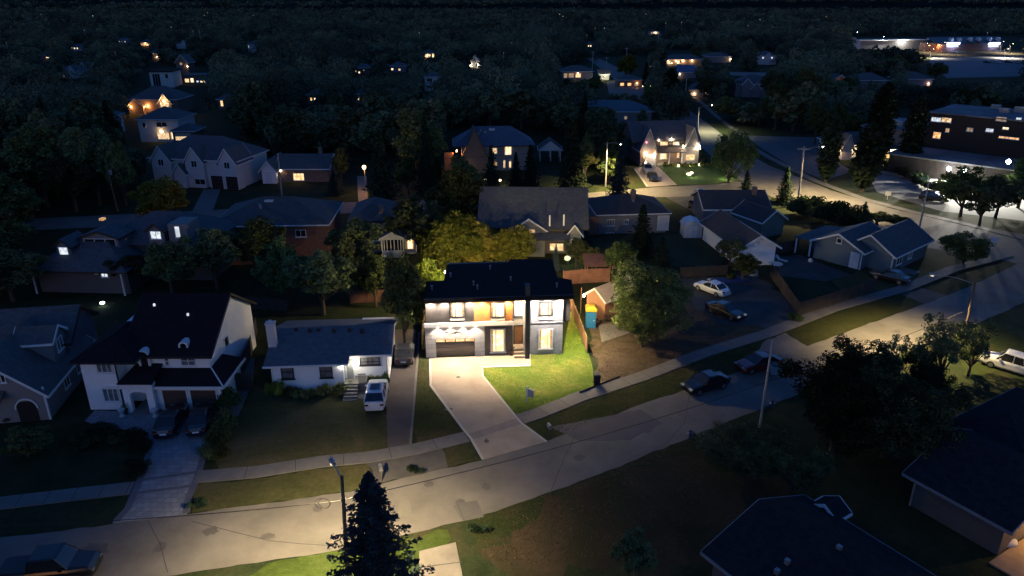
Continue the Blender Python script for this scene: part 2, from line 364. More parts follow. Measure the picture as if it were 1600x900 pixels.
# hairline cracks and utility covers in the road
strip('tar_seam', [(300,815),(420,845),(470,850),(520,853)], .05, .02, .027, jt)
strip('tar_seam', [(712,784),(720,800),(726,814)], .05, .02, .0275, jt)
strip('tar_seam', [(860,770),(880,720),(900,678)], .05, .02, .027, jt)
strip('tar_seam', [(230,812),(250,850),(262,895)], .05, .02, .027, jt)
strip('tar_seam', [(1040,694),(1070,660),(1078,612)], .05, .02, .027, jt)
strip('tar_seam', [(1290,590),(1360,560),(1450,525),(1500,500)], .05, .02, .027, jt)
for (u, v, nm) in ((670,757,'manhole_cover'), (719,785,'manhole_cover'), (497,795,'manhole_cover')):
    p = at(u, v); b = MB(); b.lathe([(.36,0),(.36,.012),(.3,.016)], 18)
    tag(b.build(nm, M('iron_cover', (.10,.09,.085), .6), loc=(p.x, p.y, .02)), {670: 'dark round manhole cover in the road nearest the driveway foot', 719: 'round manhole cover in the road to the right of the spruce', 497: 'round manhole cover in the road left of the utility pole'}[u], 'manhole cover', 'manhole covers in the road')
sheet('road_patch', [(860,668),(1000,640),(1035,662),(985,688),(905,690)], .026, M('road_patch', (.10,.095,.10), .9, .1, .8))
sheet('road_patch', [(622,775),(640,772),(643,806),(622,808)], .026, M('road_patch2', (.16,.15,.13), .9, .1, .8))
sheet('road_patch', [(708,790),(745,782),(756,808),(722,814)], .026, M('road_patch3', (.115,.11,.105), .9, .1, .8))
# main driveway and curb edging
DRV = [(672,560),(757,556.5),(802,554),(829,553),(829,571),(754,574),(754,588),(806,652),(814,662),(854,691),(755,719),(736,686),(727,675),(673,603)]
slab_px('driveway', DRV, 0, .055, conc_dr)
strip('driveway_border', [(672,561),(673,603),(726,674),(736,686),(755,719)], .22, .05, .07, curb_m)
strip('driveway_border', [(829,572),(754,574.5),(754,588),(806,652),(815,662),(854,691)], .22, .05, .07, curb_m)
sheet('driveway_band', [(729,680),(808,654),(815,663),(738,688)], .062, M('sidewalk_band', (.25,.21,.19), .85, .12, 1))
# lawns
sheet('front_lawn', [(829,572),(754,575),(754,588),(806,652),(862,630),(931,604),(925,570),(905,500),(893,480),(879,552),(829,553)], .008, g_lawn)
sheet('side_lawn', [(655,545),(672,560),(673,603),(700,640),(728,678),(650,698),(645,640),(652,575)], .008, g_mid)
sheet('verge', [(820,663),(908,629),(1000,598),(1100,561),(1200,531),(1215,545),(1160,577),(1090,603),(1012,627),(900,671),(856,690)], .008, g_mid)
sheet('verge', [(1232,520),(1300,492),(1412,459),(1440,472),(1352,507),(1262,540)], .008, GRASS('grass_verge', (.03,.038,.010), (.042,.045,.014), (.06,.052,.022), .2))
sheet('verge', [(735,690),(750,718),(690,732),(650,742),(640,712)], .008, g_mid)
sheet('verge', [(308,757),(400,748),(500,732),(575,724),(580,757),(550,767),(400,788),(300,802)], .008, g_left)
sheet('verge', [(0,797),(200,773),(172,818),(0,838)], .008, g_dark)
sheet('driveway_apron', [(575,716),(655,703),(690,700),(700,730),(585,757)], .012, M('apron', (.09,.085,.08), .9, .2, .8))
sheet('lawn', [(396,600),(430,612),(545,612),(605,650),(612,706),(500,720),(335,740),(352,690)], .008, g_left)
sheet('dirt_lot', [(936,600),(918,500),(960,500),(1075,470),(1180,470),(1235,508),(1160,532),(1000,583)], .008, g_dirt)
sheet('yard', [(1060,436),(1180,428),(1260,490),(1215,512),(1120,505),(1075,470)], .012, M('worn_asphalt', (.055,.06,.06), .9, .35, .4))
sheet('driveway_pad', [(935,508),(955,505),(985,520),(940,535)], .016, conc)
sheet('driveway_apron', [(1195,533),(1228,520),(1262,541),(1240,552),(1200,566),(1160,578)], .012, asph)
sheet('driveway_apron', [(1408,460),(1440,450),(1482,462),(1446,476)], .012, asph2)
sheet('lawn', [(1300,440),(1460,380),(1560,396),(1412,444),(1330,468)], .006, g_left)
sheet('verge', [(1500,440),(1574,406),(1590,411),(1512,448),(1480,462)], .008, g_mid)
sheet('lawn', [(1532,503),(1600,474),(1720,425),(1720,560),(1500,590)], .008, g_mid)
sheet('lawn', [(738,812),(850,772),(845,800),(770,850),(745,860)], .008, GRASS('grass_patch', (.025,.04,.012), (.035,.045,.016), (.06,.05,.025), .25))
sheet('dirt_verge', [(850,772),(937,742),(1087,681),(1100,720),(1240,760),(1230,830),(1100,880),(780,890),(745,860),(800,820)], .006, g_dry)
sheet('front_grass', [(380,905),(420,880),(532,862),(700,828),(690,905),(500,960),(380,960)], .008, GRASS('grass_bright', (.035,.055,.012), (.05,.075,.016), (.07,.085,.03), .3))
slab_px('driveway', [(655,862),(712,848),(724,905),(730,960),(655,960)], 0, .05, M('old_concrete', (.2,.18,.16), .85, .2, .7, .3))
strip('driveway_joint', [(652,888),(722,879)], .06, .05, .056, jt)
# bungalow drive, left drive
sheet('driveway', [(606,560),(612,515),(650,515),(652,555),(646,632),(640,700),(606,706),(604,640)], .014, M('brown_asphalt', (.085,.07,.065), .9, .2, .5, .3))
strip('driveway_curb', [(655,520),(653,555),(646,640),(641,700)], .2, 0, .14, conc)
slab_px('front_path', [(553,612),(606,600),(606,615),(575,625),(542,622)], 0, .05, conc)
slab_px('driveway', [(133,658),(148,642),(250,645),(345,640),(328,675),(324,693),(318,712),(312,735),(305,755),(296,775),(292,804),(176,818),(195,800),(212,765),(226,732),(232,708),(222,690),(200,672),(160,668)], 0, .05, paver_m)
strip('driveway_border', [(180,816),(200,795),(214,762),(227,730),(233,708)], .5, .05, .06, paver_d)
strip('driveway_border', [(325,690),(318,712),(312,735),(304,757),(295,778),(291,803)], .5, .05, .06, paver_d)
strip('driveway_border', [(213,752),(312,738)], .3, .05, .064, paver_d)
strip('driveway_border', [(206,772),(302,760)], .3, .05, .064, paver_d)
slab_px('side_path', [(345,655),(372,650),(395,600),(398,560),(385,560)], 0, .05, conc)
# back lots and far lots
sheet('driveway', [(300,331),(332,330),(345,295),(318,296)], .014, conc)
sheet('driveway', [(303,345),(330,345),(328,385),(306,392)], .014, M('tan_drive', (.28,.2,.15)))
sheet('driveway', [(560,318),(575,318),(573,275),(558,275)], .014, M('orange_drive', (.25,.2,.15)))
sheet('driveway', [(993,262),(1028,260),(1058,289),(1013,292)], .014, M('pink_drive', (.3,.25,.23)))
strip('driveway_border', [(992,264),(1012,292)], .4, 0, .05, curb_m)
sheet('driveway', [(1040,308),(1100,306),(1150,340),(1118,350)], .014, asph2)
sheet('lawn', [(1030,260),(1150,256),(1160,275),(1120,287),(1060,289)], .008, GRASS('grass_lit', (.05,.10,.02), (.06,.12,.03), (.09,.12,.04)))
sheet('lawn', [(960,268),(992,268),(1010,292),(930,300)], .008, g_mid)
sheet('lawn', [(630,285),(690,285),(690,310),(630,312)], .008, g_dry)
sheet('parking_lot', [(1350,262),(1385,268),(1460,280),(1600,302),(1700,320),(1700,355),(1600,345),(1470,330),(1370,300)], .012, M('lot_asphalt', (.20,.20,.19), .9, .15, .3))
sheet('parking_lot', [(1165,212),(1290,215),(1300,245),(1330,268),(1290,282),(1240,262),(1190,232)], .010, M('lot2', (.11,.115,.12), .9, .15, .3))
sheet('school_lot', [(1455,90),(1640,86),(1640,118),(1480,122),(1450,100)], .012, M('lot3', (.14,.15,.17), .9, .2, .1))
sheet('school_field', [(1420,77),(1640,74),(1640,84),(1440,90)], .010, g_dry)
sheet('yard', [(1290,455),(1240,415),(1195,410),(1180,440),(1255,470),(1310,470)], .008, g_dark)
sheet('patio', [(1195,405),(1250,398),(1330,430),(1290,440),(1215,430)], .014, asph2)
sheet('back_yard', [(920,370),(1110,365),(1130,415),(950,420)], .006, GRASS('grass_yard', (.04,.055,.028), (.055,.065,.03), (.075,.07,.045)))
LAMP = 2.6
# ---------------------------------------------------------------- lamps
def add_light(parent, loc, energy, col, kind='POINT', size=.08, spot=150, blend=.6, rot=None, name='light'):
    d = bpy.data.lights.new(name, kind); d.energy = energy*LAMP; d.color = col
    d.shadow_soft_size = size
    if kind == 'SPOT': d.spot_size = R(spot); d.spot_blend = blend
    o = bpy.data.objects.new(name, d); C.objects.link(o); o.location = loc
    if rot: o.rotation_euler = rot
    adopt(o, parent); return o
class House:
    def __init__(s, name, label, cat, Lp, Rp, z=0, group=None, yaw=None):
        a, b = (Vector(Lp), Vector(Rp)) if len(Lp) == 3 else (at(*Lp, z), at(*Rp, z))
        s.o = a.xy; d = b.xy-a.xy; s.w = d.length; s.a = math.atan2(d.y, d.x) if yaw is None else yaw
        if yaw is not None: s.w = d.length
        s.root = empty(name, (a.x, a.y, 0), s.a, label, cat, group)
        s.ca, s.sa = math.cos(-s.a), math.sin(-s.a)
        s.cam = s.tol(Vector((0, 0, H)))
    def tol(s, p):
        x, y = p.x-s.o.x, p.y-s.o.y
        return Vector((x*s.ca-y*s.sa, x*s.sa+y*s.ca, p.z))
    def dirl(s, u, v):
        d = ray(u, v); return Vector((d.x*s.ca-d.y*s.sa, d.x*s.sa+d.y*s.ca, d.z))
    def on(s, u, v, y=0.0):      # pixel -> (x, z) on the plane local y
        d = s.dirl(u, v); t = (y-s.cam.y)/d.y; return s.cam.x+d.x*t, s.cam.z+d.z*t
    def onx(s, u, v, x):         # pixel -> (y, z) on the plane local x
        d = s.dirl(u, v); t = (x-s.cam.x)/d.x; return s.cam.y+d.y*t, s.cam.z+d.z*t
    def px(s, u, v, z=0.0):
        p = s.tol(at(u, v, z)); return p.x, p.y
    def part(s, name, mb, mat, parent=None, label=None):
        o = mb.build(name, mat, parent or s.root)
        if label: o['label'] = label
        return o
    def box(s, name, x0, x1, y0, y1, z0, z1, mat, parent=None): return s.part(name, MB().box(x0, x1, y0, y1, z0, z1), mat, parent)
    def wall(s, x0, x1, y0, y1, z0, z1, mat): return s.box('wall', x0, x1, y0, y1, z0, z1, mat)
    def gable(s, x0, x1, y0, y1, z, rise, axis, mat, ov=.45, wall=None, trim=None, ends='both', t=.16):
        """gable roof; the ridge runs along axis; eaves at height z"""
        b = MB(); tr = MB()
        if axis == 'x':
            m = (y0+y1)/2; k = rise/(m-y0); X0, X1 = x0-ov, x1+ov; Y0, Y1 = y0-ov, y1+ov; ze = z-k*ov; zr = z+rise
            b.slab([(X0,Y0,ze+t),(X1,Y0,ze+t),(X1,m,zr+t),(X0,m,zr+t)], t); b.slab([(X0,m,zr+t+.002),(X1,m,zr+t+.002),(X1,Y1,ze+t),(X0,Y1,ze+t)], t)
            for X, sg in ((X0, -1), (X1, 1)):
                for Y in (Y0, Y1):
                    xa, xb = (X-.05, X-.003) if sg < 0 else (X+.003, X+.05)
                    tr.add([(xa,Y,ze-.08),(xb,Y,ze-.08),(xb,m,zr-.08),(xa,m,zr-.08),(xa,Y,ze+t+.02),(xb,Y,ze+t+.02),(xb,m,zr+t+.02),(xa,m,zr+t+.02)],
                       [(0,3,2,1),(4,5,6,7),(0,1,5,4),(1,2,6,5),(2,3,7,6),(3,0,4,7)])
            for Y, sg in ((Y0, -1), (Y1, 1)):
                ya, yb = (Y-.09, Y-.003) if sg < 0 else (Y+.003, Y+.09)
                tr.box(X0, X1, ya, yb, ze-.05, ze+t-.02)
            if wall:
                for X in (x0, x1-.1):
                    g = MB().add([(X,y0,z-.02),(X+.1,y0,z-.02),(X+.1,y1,z-.02),(X,y1,z-.02),(X,m,zr-.02),(X+.1,m,zr-.02)], [(0,1,2,3),(0,3,4),(1,5,2),(0,4,5,1),(3,2,5,4)])
                    s.part('gable_wall', g, wall)
        else:
            m = (x0+x1)/2; k = rise/(m-x0); X0, X1 = x0-ov, x1+ov; Y0, Y1 = y0-ov, y1+ov; ze = z-k*ov; zr = z+rise
            b.slab([(X0,Y0,ze+t),(m,Y0,zr+t),(m,Y1,zr+t),(X0,Y1,ze+t)], t); b.slab([(m,Y0,zr+t+.002),(X1,Y0,ze+t),(X1,Y1,ze+t),(m,Y1,zr+t+.002)], t)
            for Y, sg in ((Y0, -1), (Y1, 1)):
                ya, yb = (Y-.05, Y-.003) if sg < 0 else (Y+.003, Y+.05)
                for X in (X0, X1):
                    tr.add([(X,ya,ze-.08),(X,yb,ze-.08),(m,yb,zr-.08),(m,ya,zr-.08),(X,ya,ze+t+.02),(X,yb,ze+t+.02),(m,yb,zr+t+.02),(m,ya,zr+t+.02)],
                       [(0,3,2,1),(4,5,6,7),(0,1,5,4),(1,2,6,5),(2,3,7,6),(3,0,4,7)])
            for X, sg in ((X0, -1), (X1, 1)):
                xa, xb = (X-.09, X-.003) if sg < 0 else (X+.003, X+.09)
                tr.box(xa, xb, Y0, Y1, ze-.05, ze+t-.02)
            if wall:
                for Y in (y0, y1-.1):
                    g = MB().add([(x0,Y,z-.02),(x1,Y,z-.02),(x1,Y+.1,z-.02),(x0,Y+.1,z-.02),(m,Y,zr-.02),(m,Y+.1,zr-.02)], [(0,1,2,3),(0,4,1),(3,2,5),(0,3,5,4),(1,4,5,2)])
                    s.part('gable_wall', g, wall)
        r = s.part('roof', b, mat)
        if trim: s.part('fascia', tr, trim, r)
        return r
    def hip(s, x0, x1, y0, y1, z, rise, mat, ov=.5, trim=None, vents=0):
        X0, X1, Y0, Y1 = x0-ov, x1+ov, y0-ov, y1+ov; w, d = X1-X0, Y1-Y0
        if w > d: r0, r1 = (X0+d/2, (Y0+Y1)/2), (X1-d/2, (Y0+Y1)/2)
        else: r0, r1 = ((X0+X1)/2, Y0+w/2), ((X0+X1)/2, Y1-w/2+.01)
        zt = z+rise; ze = z+.14
        b = MB()
        b.add([(X0,Y0,ze),(X1,Y0,ze),(X1,Y1,ze),(X0,Y1,ze),(*r0,zt),(*r1,zt),(X0,Y0,z),(X1,Y0,z),(X1,Y1,z),(X0,Y1,z)],
              [(0,1,5,4),(2,3,4,5),(3,0,4),(1,2,5)] if w > d else [(0,1,4),(1,2,5,4),(2,3,5),(3,0,4,5)])
        b.add([(X0,Y0,ze),(X1,Y0,ze),(X1,Y1,ze),(X0,Y1,ze),(X0,Y0,z),(X1,Y0,z),(X1,Y1,z),(X0,Y1,z)], [(4,7,6,5),(0,4,5,1),(1,5,6,2),(2,6,7,3),(3,7,4,0)])
        r = s.part('roof', b, mat)
        # ridge caps
        cb = MB(); cb.cyl((*r0, zt-.02), (*r1, zt-.02), .07, n=6)
        for c, e in (((X0,Y0),r0),((X1,Y0),r1 if w>d else r0),((X1,Y1),r1),((X0,Y1),r0 if w>d else r1)): cb.cyl((*c, ze-.02), (*e, zt-.02), .06, n=6)
        s.part('ridge_cap', cb, mat, r)
        if trim:
            t = MB(); t.box(X0-.06, X1+.06, Y0-.08, Y0-.003, z-.06, z+.1); t.box(X0-.06, X1+.06, Y1+.003, Y1+.08, z-.06, z+.1)
            t.box(X0-.08, X0-.003, Y0, Y1, z-.06, z+.1); t.box(X1+.003, X1+.08, Y0, Y1, z-.06, z+.1); s.part('gutter', t, trim, r)
        rr = random.Random(int(abs(x0*7+y0*3+z*11)))
        for i in range(vents):
            yy = rr.uniform(Y0+d*.2, Y0+d*.4); xx = rr.uniform(X0+w*.25, X1-w*.25)
            zz = ze+(yy-Y0)/(d/2)*(zt-ze) if w > d else ze+.4*(zt-ze)
            v = MB(); v.box(xx-.18, xx+.18, yy-.18, yy+.18, zz-.15, zz+.28); s.part('roof_vent', v, metal, r)
        return r
    def win(s, face, c, a0, a1, z0, z1, kind='dark', nx=2, nz=1, frame=None, fw=.07, sill=True):
        hsh = int(abs(a0*37+z0*91+c*13+a1*7)*10) % 6; mt = WK[kind]
        if kind == 'warm': mt = (e_warm, e_warm2, e_warm3)[hsh % 3]
        frame = frame or trim_w
        def B(mb, p0, p1, d0, d1, q0, q1):
            if face == 'f': mb.box(p0, p1, c-d1, c-d0, q0, q1)
            elif face == 'b': mb.box(p0, p1, c+d0, c+d1, q0, q1)
            elif face == 'r': mb.box(c+d0, c+d1, p0, p1, q0, q1)
            else: mb.box(c-d1, c-d0, p0, p1, q0, q1)
        f = MB(); a0, a1 = min(a0, a1), max(a0, a1); z0, z1 = min(z0, z1), max(z0, z1)
        B(f, a0, a0+fw, .003, .09, z0, z1); B(f, a1-fw, a1, .003, .09, z0, z1)
        B(f, a0+fw, a1-fw, .003, .088, z0, z0+fw); B(f, a0+fw, a1-fw, .003, .088, z1-fw, z1)
        xs = nx if isinstance(nx, (list, tuple)) else [i/nx for i in range(1, nx)]
        zs = nz if isinstance(nz, (list, tuple)) else [i/nz for i in range(1, nz)]
        for t in xs: m = a0+(a1-a0)*t; B(f, m-fw*.45, m+fw*.45, .004, .08, z0+fw, z1-fw)
        for t in zs: m = z0+(z1-z0)*t; B(f, a0+fw, a1-fw, .005, .075, m-fw*.4, m+fw*.4)
        if sill: B(f, a0-.08, a1+.08, .003, .14, z0-.08, z0-.002)
        fo = s.part('window', f, frame)
        p = MB(); B(p, a0+fw*.5, a1-fw*.5, .01, .03, z0+fw*.5, z1-fw*.5); s.part('pane', p, mt, fo)
        if kind == 'bright' and a1-a0 > 1.1 and z1-z0 > 1.1:
            for (p0, p1) in ((a0+fw, a0+fw+(a1-a0)*.13), (a1-fw-(a1-a0)*(.08+.03*hsh), a1-fw)):
                q = MB(); B(q, p0, p1, .031, .038, z0+fw, z1-fw); s.part('curtain', q, fab, fo)
        if kind == 'warm' and hsh in (0, 2) and z1-z0 > 1:
            q = MB(); zz = z1-(z1-z0)*(.25+.1*hsh); B(q, a0+fw, a1-fw, .031, .04, zz, z1-fw); s.part('blind', q, blind, fo)
        return fo
    def winpx(s, u0, v0, u1, v1, kind='dark', y=0.0, **k):
        a, zt = s.on(u0, v0, y); b, zb = s.on(u1, v1, y); return s.win('f', y, a, b, zb, zt, kind, **k)
    def winpxr(s, u0, v0, u1, v1, x, kind='dark', face='r', **k):
        a, zt = s.onx(u0, v0, x); b, zb = s.onx(u1, v1, x); return s.win(face, x, a, b, zb, zt, kind, **k)
    def door(s, a0, a1, z0, z1, mat, y=0.0, name='door', frame=None):
        d = MB().box(a0, a1, y-.05, y-.004, z0, z1); d.box(a0+.15, a1-.15, y-.07, y-.05, z0+.2, z0+(z1-z0)*.45); d.box(a0+.15, a1-.15, y-.07, y-.05, z0+(z1-z0)*.55, z1-.2)
        o = s.part(name, d, mat)
        f = MB().box(a0-.1, a0-.003, y-.08, y-.003, z0, z1+.1).box(a1+.003, a1+.1, y-.08, y-.003, z0, z1+.1).box(a0, a1, y-.08, y-.003, z1+.003, z1+.1)
        s.part('door_frame', f, frame or trim_w, o)
        s.part('handle', MB().box(a1-.16, a1-.11, y-.13, y-.07, z0+(z1-z0)*.45, z0+(z1-z0)*.52), metal, o); return o
    def garage(s, a0, a1, z0, z1, mat, y=0.0, lit=False, frame=None):
        d = MB(); n = 4; h = (z1-z0)/n
        for i in range(n if not lit else n-1): d.box(a0, a1, y-.06, y-.004, z0+i*h+.01, z0+(i+1)*h-.01)
        if lit: d.box(a0, a1, y-.03, y-.004, z0+(n-1)*h, z1)
        o = s.part('garage_door', d, mat)
        if lit:
            k = 4; ww = (a1-a0)/k
            for i in range(k):
                s.part('garage_window', MB().box(a0+i*ww+.06, a0+(i+1)*ww-.06, y-.05, y-.031, z1-h+.12, z1-.1), e_warm, o)
        f = MB().box(a0-.12, a0-.003, y-.08, y-.003, z0, z1+.12).box(a1+.003, a1+.12, y-.08, y-.003, z0, z1+.12).box(a0, a1, y-.08, y-.003, z1+.003, z1+.12)
        s.part('door_frame', f, frame or trim_w, o); return o
    def downlight(s, x, y, z, energy, col=(1,.88,.72), lens=None, spot=140):
        b = MB(); b.lathe([(.10, z-.05), (.11, z-.01)], 10, (x, y)); o = s.part('soffit_light', b, lens or e_lensw)
        add_light(o, (x, y, z-.09), energy, col, 'SPOT', .05, spot, .5); return o
    def sconce(s, x, y, z, energy, col=WARM, lens=None, out=.35):
        b = MB(); b.box(x-.08, x+.08, y-.18, y-.02, z-.18, z+.12); o = s.part('wall_lamp', b, lens or e_lens)
        if energy: add_light(o, (x, y-out, z), energy, col, 'POINT', .08)
        return o
    def chimney(s, x, y, z0, z1, mat, w=.7, d=.5):
        b = MB().box(x-w/2, x+w/2, y-d/2, y+d/2, z0, z1); b.box(x-w/2-.06, x+w/2+.06, y-d/2-.06, y+d/2+.06, z1, z1+.12); b.box(x-.14, x+.14, y-.14, y+.14, z1+.12, z1+.3)
        return s.part('chimney', b, mat)
# ================================================================ the lit modern house
h = House('modern_house', 'brightly lit modern house with flat black roof, orange wood panel and grey brick wing', 'house', (666,559.6), (876,552.4))
X = lambda u, v=520, y=0: h.on(u, v, y)[0]
Z = lambda v, u=760, y=0: h.on(u, v, y)[1]
xg0, xg1, xw1, xc0, xc1, xr1 = 0.0, X(757), X(801), X(820), X(828), X(879)
UY = -.5
zb0, zb1 = h.on(700, 510.5, UY)[1], h.on(700, 505, UY)[1]      # canopy band
ztop = 6.45
gx0, gx1 = X(681, 540), X(742, 540); gz = h.on(710, 530, 0)[1]
g = MB().box(0, gx0, 0, .3, 0, zb0-.02).box(gx1, xg1, 0, .3, 0, zb0-.02).box(gx0, gx1, 0, .3, gz, zb0-.02)
h.part('stone_wall', g, stone_w)
h.garage(gx0, gx1, .02, gz-.01, grey_g, y=.3, lit=True, frame=trim_br)
xB0, yB = h.px(693.5, 438, 6.75); xB1 = h.px(871, 436, 6.75)[0]; yB -= .3; xB0 += .3; xB1 -= .3
h.wall(.05, xg1, .31, yB, .0, zb0-.02, black_s); h.wall(xB0, xB1, yB+.003, 10, 0, ztop, black_s)
# lower dark panel with batten ribs
b = MB().box(xg1+.003, xw1, .06, .3, 0, zb0-.02)
x = xg1+.1
while x < xw1: b.box(x, x+.07, 0, .06, 0, zb0-.02); x += .26
h.part('batten_wall', b, black_s)
h.wall(xg1+.003, xw1, .31, yB, 0, zb0-.02, black_s)
h.winpx(766, 514, 790, 549.5, 'bright', 0, nx=[.36], frame=trim_w, fw=.1)
h.box('canopy_band', -.05, xw1+.1, UY-.1, UY+.02, zb0, zb1+.05, trim_w)
h.box('canopy_soffit', -.05, xw1+.1, UY+.02, 0.35, zb0, zb1-.01, trim_br)
# upper storey
xo0 = h.on(740.5, 480, UY)[0]; xo1 = h.on(801, 480, UY)[0]; x0u = h.on(664.5, 490, UY)[0]
b = MB().box(x0u, xo0, UY+.06, UY+.3, zb1+.05, ztop)
x = x0u+.05
while x < xo0-.05: b.box(x, x+.07, UY, UY+.06, zb1+.05, ztop); x += .24
h.part('batten_wall', b, black_s)
h.box('wood_wall', xo0+.003, xo1, UY, UY+.3, zb1+.05, ztop, wood_o)
h.wall(x0u+.02, xo1-.01, UY+.31, yB, zb1+.03, ztop, black_s)
for (a, c_) in ((702.5, 727), (766, 790)):
    h.winpx(a, 472, c_, 495, 'bright', UY, nx=[.32] if a > 750 else [.36], frame=trim_b, fw=.08, sill=False)
    ax, _ = h.on(a+1, 500, UY); bx, _ = h.on(c_-1, 500, UY); z1 = h.on(a, 495.5, UY)[1]; z0 = h.on(a, 501, UY)[1]
    h.box('window_apron', ax, bx, UY-.06, UY-.003, z0, z1, stone_w)
# entry recess
RY = 1.0
dz0 = h.on(810, 537, RY)[1]
h.wall(xo1+.003, X(822), RY, yB, dz0-.02, ztop, offwh_w)
h.door(h.on(804, 520, RY)[0], h.on(816.5, 520, RY)[0], dz0, h.on(810, 509, RY)[1], wood_d, RY, 'front_door', trim_b)
h.winpx(804, 467, 818, 493, 'bright', RY, nx=1, frame=trim_w, fw=.08, sill=False)
h.box('entry_return_wall', xo1+.005, xo1+.15, UY+.3, RY-.003, zb1, ztop, trim_w)
h.box('entry_ceiling', xo1+.16, xc0, 0, RY-.003, ztop-.12, ztop, trim_br)
h.box('entry_fin', X(818.5), X(821.5), -.1, RY-.003, 0, ztop, trim_w)
h.box('column', X(821, 500, -1), X(828, 500, -1), -1.0, -.2, 0, h.on(824, 447, -1)[1], M('dark_column', (.05,.05,.058), .55, .1, 2))
for i, (v0, v1) in enumerate(((538, 544.5), (546, 549.5), (551, 555))):
    h.box('step', X(802.5), X(819), -.1-.35*i-(0), RY-.01 if i == 0 else -.1-.35*(i-1)-.003, 0, max(.12, dz0*(3-i)/3), conc_dr)
# grey brick wing
h.wall(X(829), xr1, 0, yB, 0, ztop, brick_g)
h.box('trim_band', X(829)-.0, xr1+.03, -.05, -.003, Z(504, 850)-.04, Z(504, 850)+.05, M('grey_trim', (.35,.35,.37), .6))
h.winpx(841.5, 472, 863.5, 492.5, 'bright', 0, nx=[.68], frame=trim_b, fw=.08, sill=False)
ax, bx = X(841.5), X(863.5); h.box('window_apron', ax, bx, -.05, -.003, Z(499.5, 850), Z(493, 850), offwh_w)
h.winpx(841.5, 514, 863.5, 544.5, 'bright', 0, nx=[.66], frame=trim_w, fw=.09)
h.box('side_wing', xr1+.003, xr1+.85, 1.0, yB, 3.1, ztop, black_s)
h.box('side_wing_base', xr1+.003, xr1+.3, 2.2, yB, 0, 3.09, brick_g)
# flat roof in two steps
def rpx(px, z): return [h.px(u, v, z) for u, v in px]
rf = MB().prism(rpx([(662.5,467.5),(666,440),(694,438),(862,432),(893,437),(897,462.5)], 6.75), ztop, 6.75)
ro = h.part('roof', rf, black_rf)
r2 = MB().prism(rpx([(693.5,438),(698,413),(795,409.5),(797,405),(863,405),(871,436)], 6.75), ztop+.01, 6.753)
h.part('roof', r2, black_rf)
edge = rpx([(662.5,467.5),(897,462.5)], 6.75)
e = MB().box(edge[0][0]-.03, edge[1][0]+.03, edge[0][1]-.09, edge[0][1]-.004, ztop-.12, 6.80); h.part('fascia', e, trim_b, ro)
for u, v in ((704,433),(766,421),(740,446),(746,452),(870,449),(798,439),(675,453)):
    x, y = h.px(u, v, 6.75); vb = MB().cyl((x,y,6.7), (x,y,7.15), .07, n=8).cyl((x,y,7.15),(x,y,7.22), .12, n=8); h.part('roof_vent', vb, metal, ro)
# soffit lights
for u in (672.5, 694, 714.5, 734): x = h.on(u, 468, UY)[0]; h.downlight(x, UY-.42, ztop-.0, 400, (1,.84,.66), spot=130)
for u in (752.5, 772, 792): x = h.on(u, 468, UY)[0]; h.downlight(x, UY-.42, ztop-.0, 460, (1,.72,.40), e_lens, spot=118)
h.downlight(h.on(810.5, 468, 0)[0], .35, ztop-.13, 800, (1,.74,.44), e_lens, spot=165)
for u in (836, 855.5, 875): x = X(u, 468); h.downlight(x, -.72, ztop, 560, (1,.86,.74), spot=118)
for u in (684, 704, 723, 743): x = X(u, 512); h.downlight(x, -.46, zb0-.0, 100, (1,.84,.66), spot=112)
for x, y in ((2, 10.2), (6, 10.2), (10.5, 10.2)):                  # rear eave lamps that light the trees behind
    b = MB().box(x-.12, x+.12, y-.1, y+.1, 5.2, 5.4); o = h.part('rear_lamp', b, e_lens); add_light(o, (x, y+1.3, 6.0), 1250, (1,.74,.34), 'POINT', .1)
b = MB().box(xr1+.86, xr1+1.0, 3.3, 3.5, 5.0, 5.3); o = h.part('wall_lamp', b, e_lens); add_light(o, (xr1+1.25, 1.6, 5.6), 1700, (1,.76,.36), 'POINT', .1)
# dark strokes of the house sign over the garage
b = MB(); rs = random.Random(3)
for i in range(11):
    u = 697.5+i*2.4; x, z = h.on(u, 519.5+rs.uniform(-.8, .8), 0); b.box(x-.05, x+.05, -.03, -.003, z-.05-.04*rs.random(), z+.05+.05*rs.random())
h.part('house_sign', b, trim_b)
# ================================================================ white bungalow
bright_w = M('bright_white_wall', (.90,.91,.92), .7, .03, 1.2)
bung_rf = M('blue_shingle_near', (.13,.15,.17), .8, .2, 2, .2, spec=.4, kind='shingle', ks=2.2)
h = House('bungalow', 'white single storey bungalow with dark blue roof beside the long brown driveway', 'house', (428,613.5), (606,607))
W = h.w; BY = 1.0; xd0 = h.on(538, 600)[0]; xe = h.on(555, 600, BY)[0]; SL = .30; ZE = 2.95
h.wall(0, xd0, 0, 9, 0, ZE, bright_w); h.wall(xd0+.003, xe, .55, 9, 0, ZE+.1, bright_w); h.wall(xe+.003, W, BY, 9, 0, ZE+.25, bright_w)
zr = lambda y: ZE+.12+SL*y
b = MB(); b.slab([(-.5,-.5,zr(-.5)),(xe-.2,-.5,zr(-.5)),(xe-.2,4.5,zr(4.5)),(-.5,4.5,zr(4.5))], .15); r = h.part('roof', b, bung_rf)
b = MB(); b.slab([(xe-.198,BY-.5,zr(BY-.5)),(W+.5,BY-.5,zr(BY-.5)),(W+.5,4.5,zr(4.5)),(xe-.198,4.5,zr(4.5))], .15).slab([(-.5,4.503,zr(4.5)),(W+.5,4.503,zr(4.5)),(W+.5,9.5,zr(-.5)),(-.5,9.5,zr(-.5))], .15); h.part('roof', b, bung_rf)
h.part('fascia', MB().box(-.55, xe-.2, -.58, -.503, zr(-.5)-.17, zr(-.5)+.01).box(xe-.19, W+.55, BY-.58, BY-.503, zr(BY-.5)-.17, zr(BY-.5)+.01), trim_w, r)
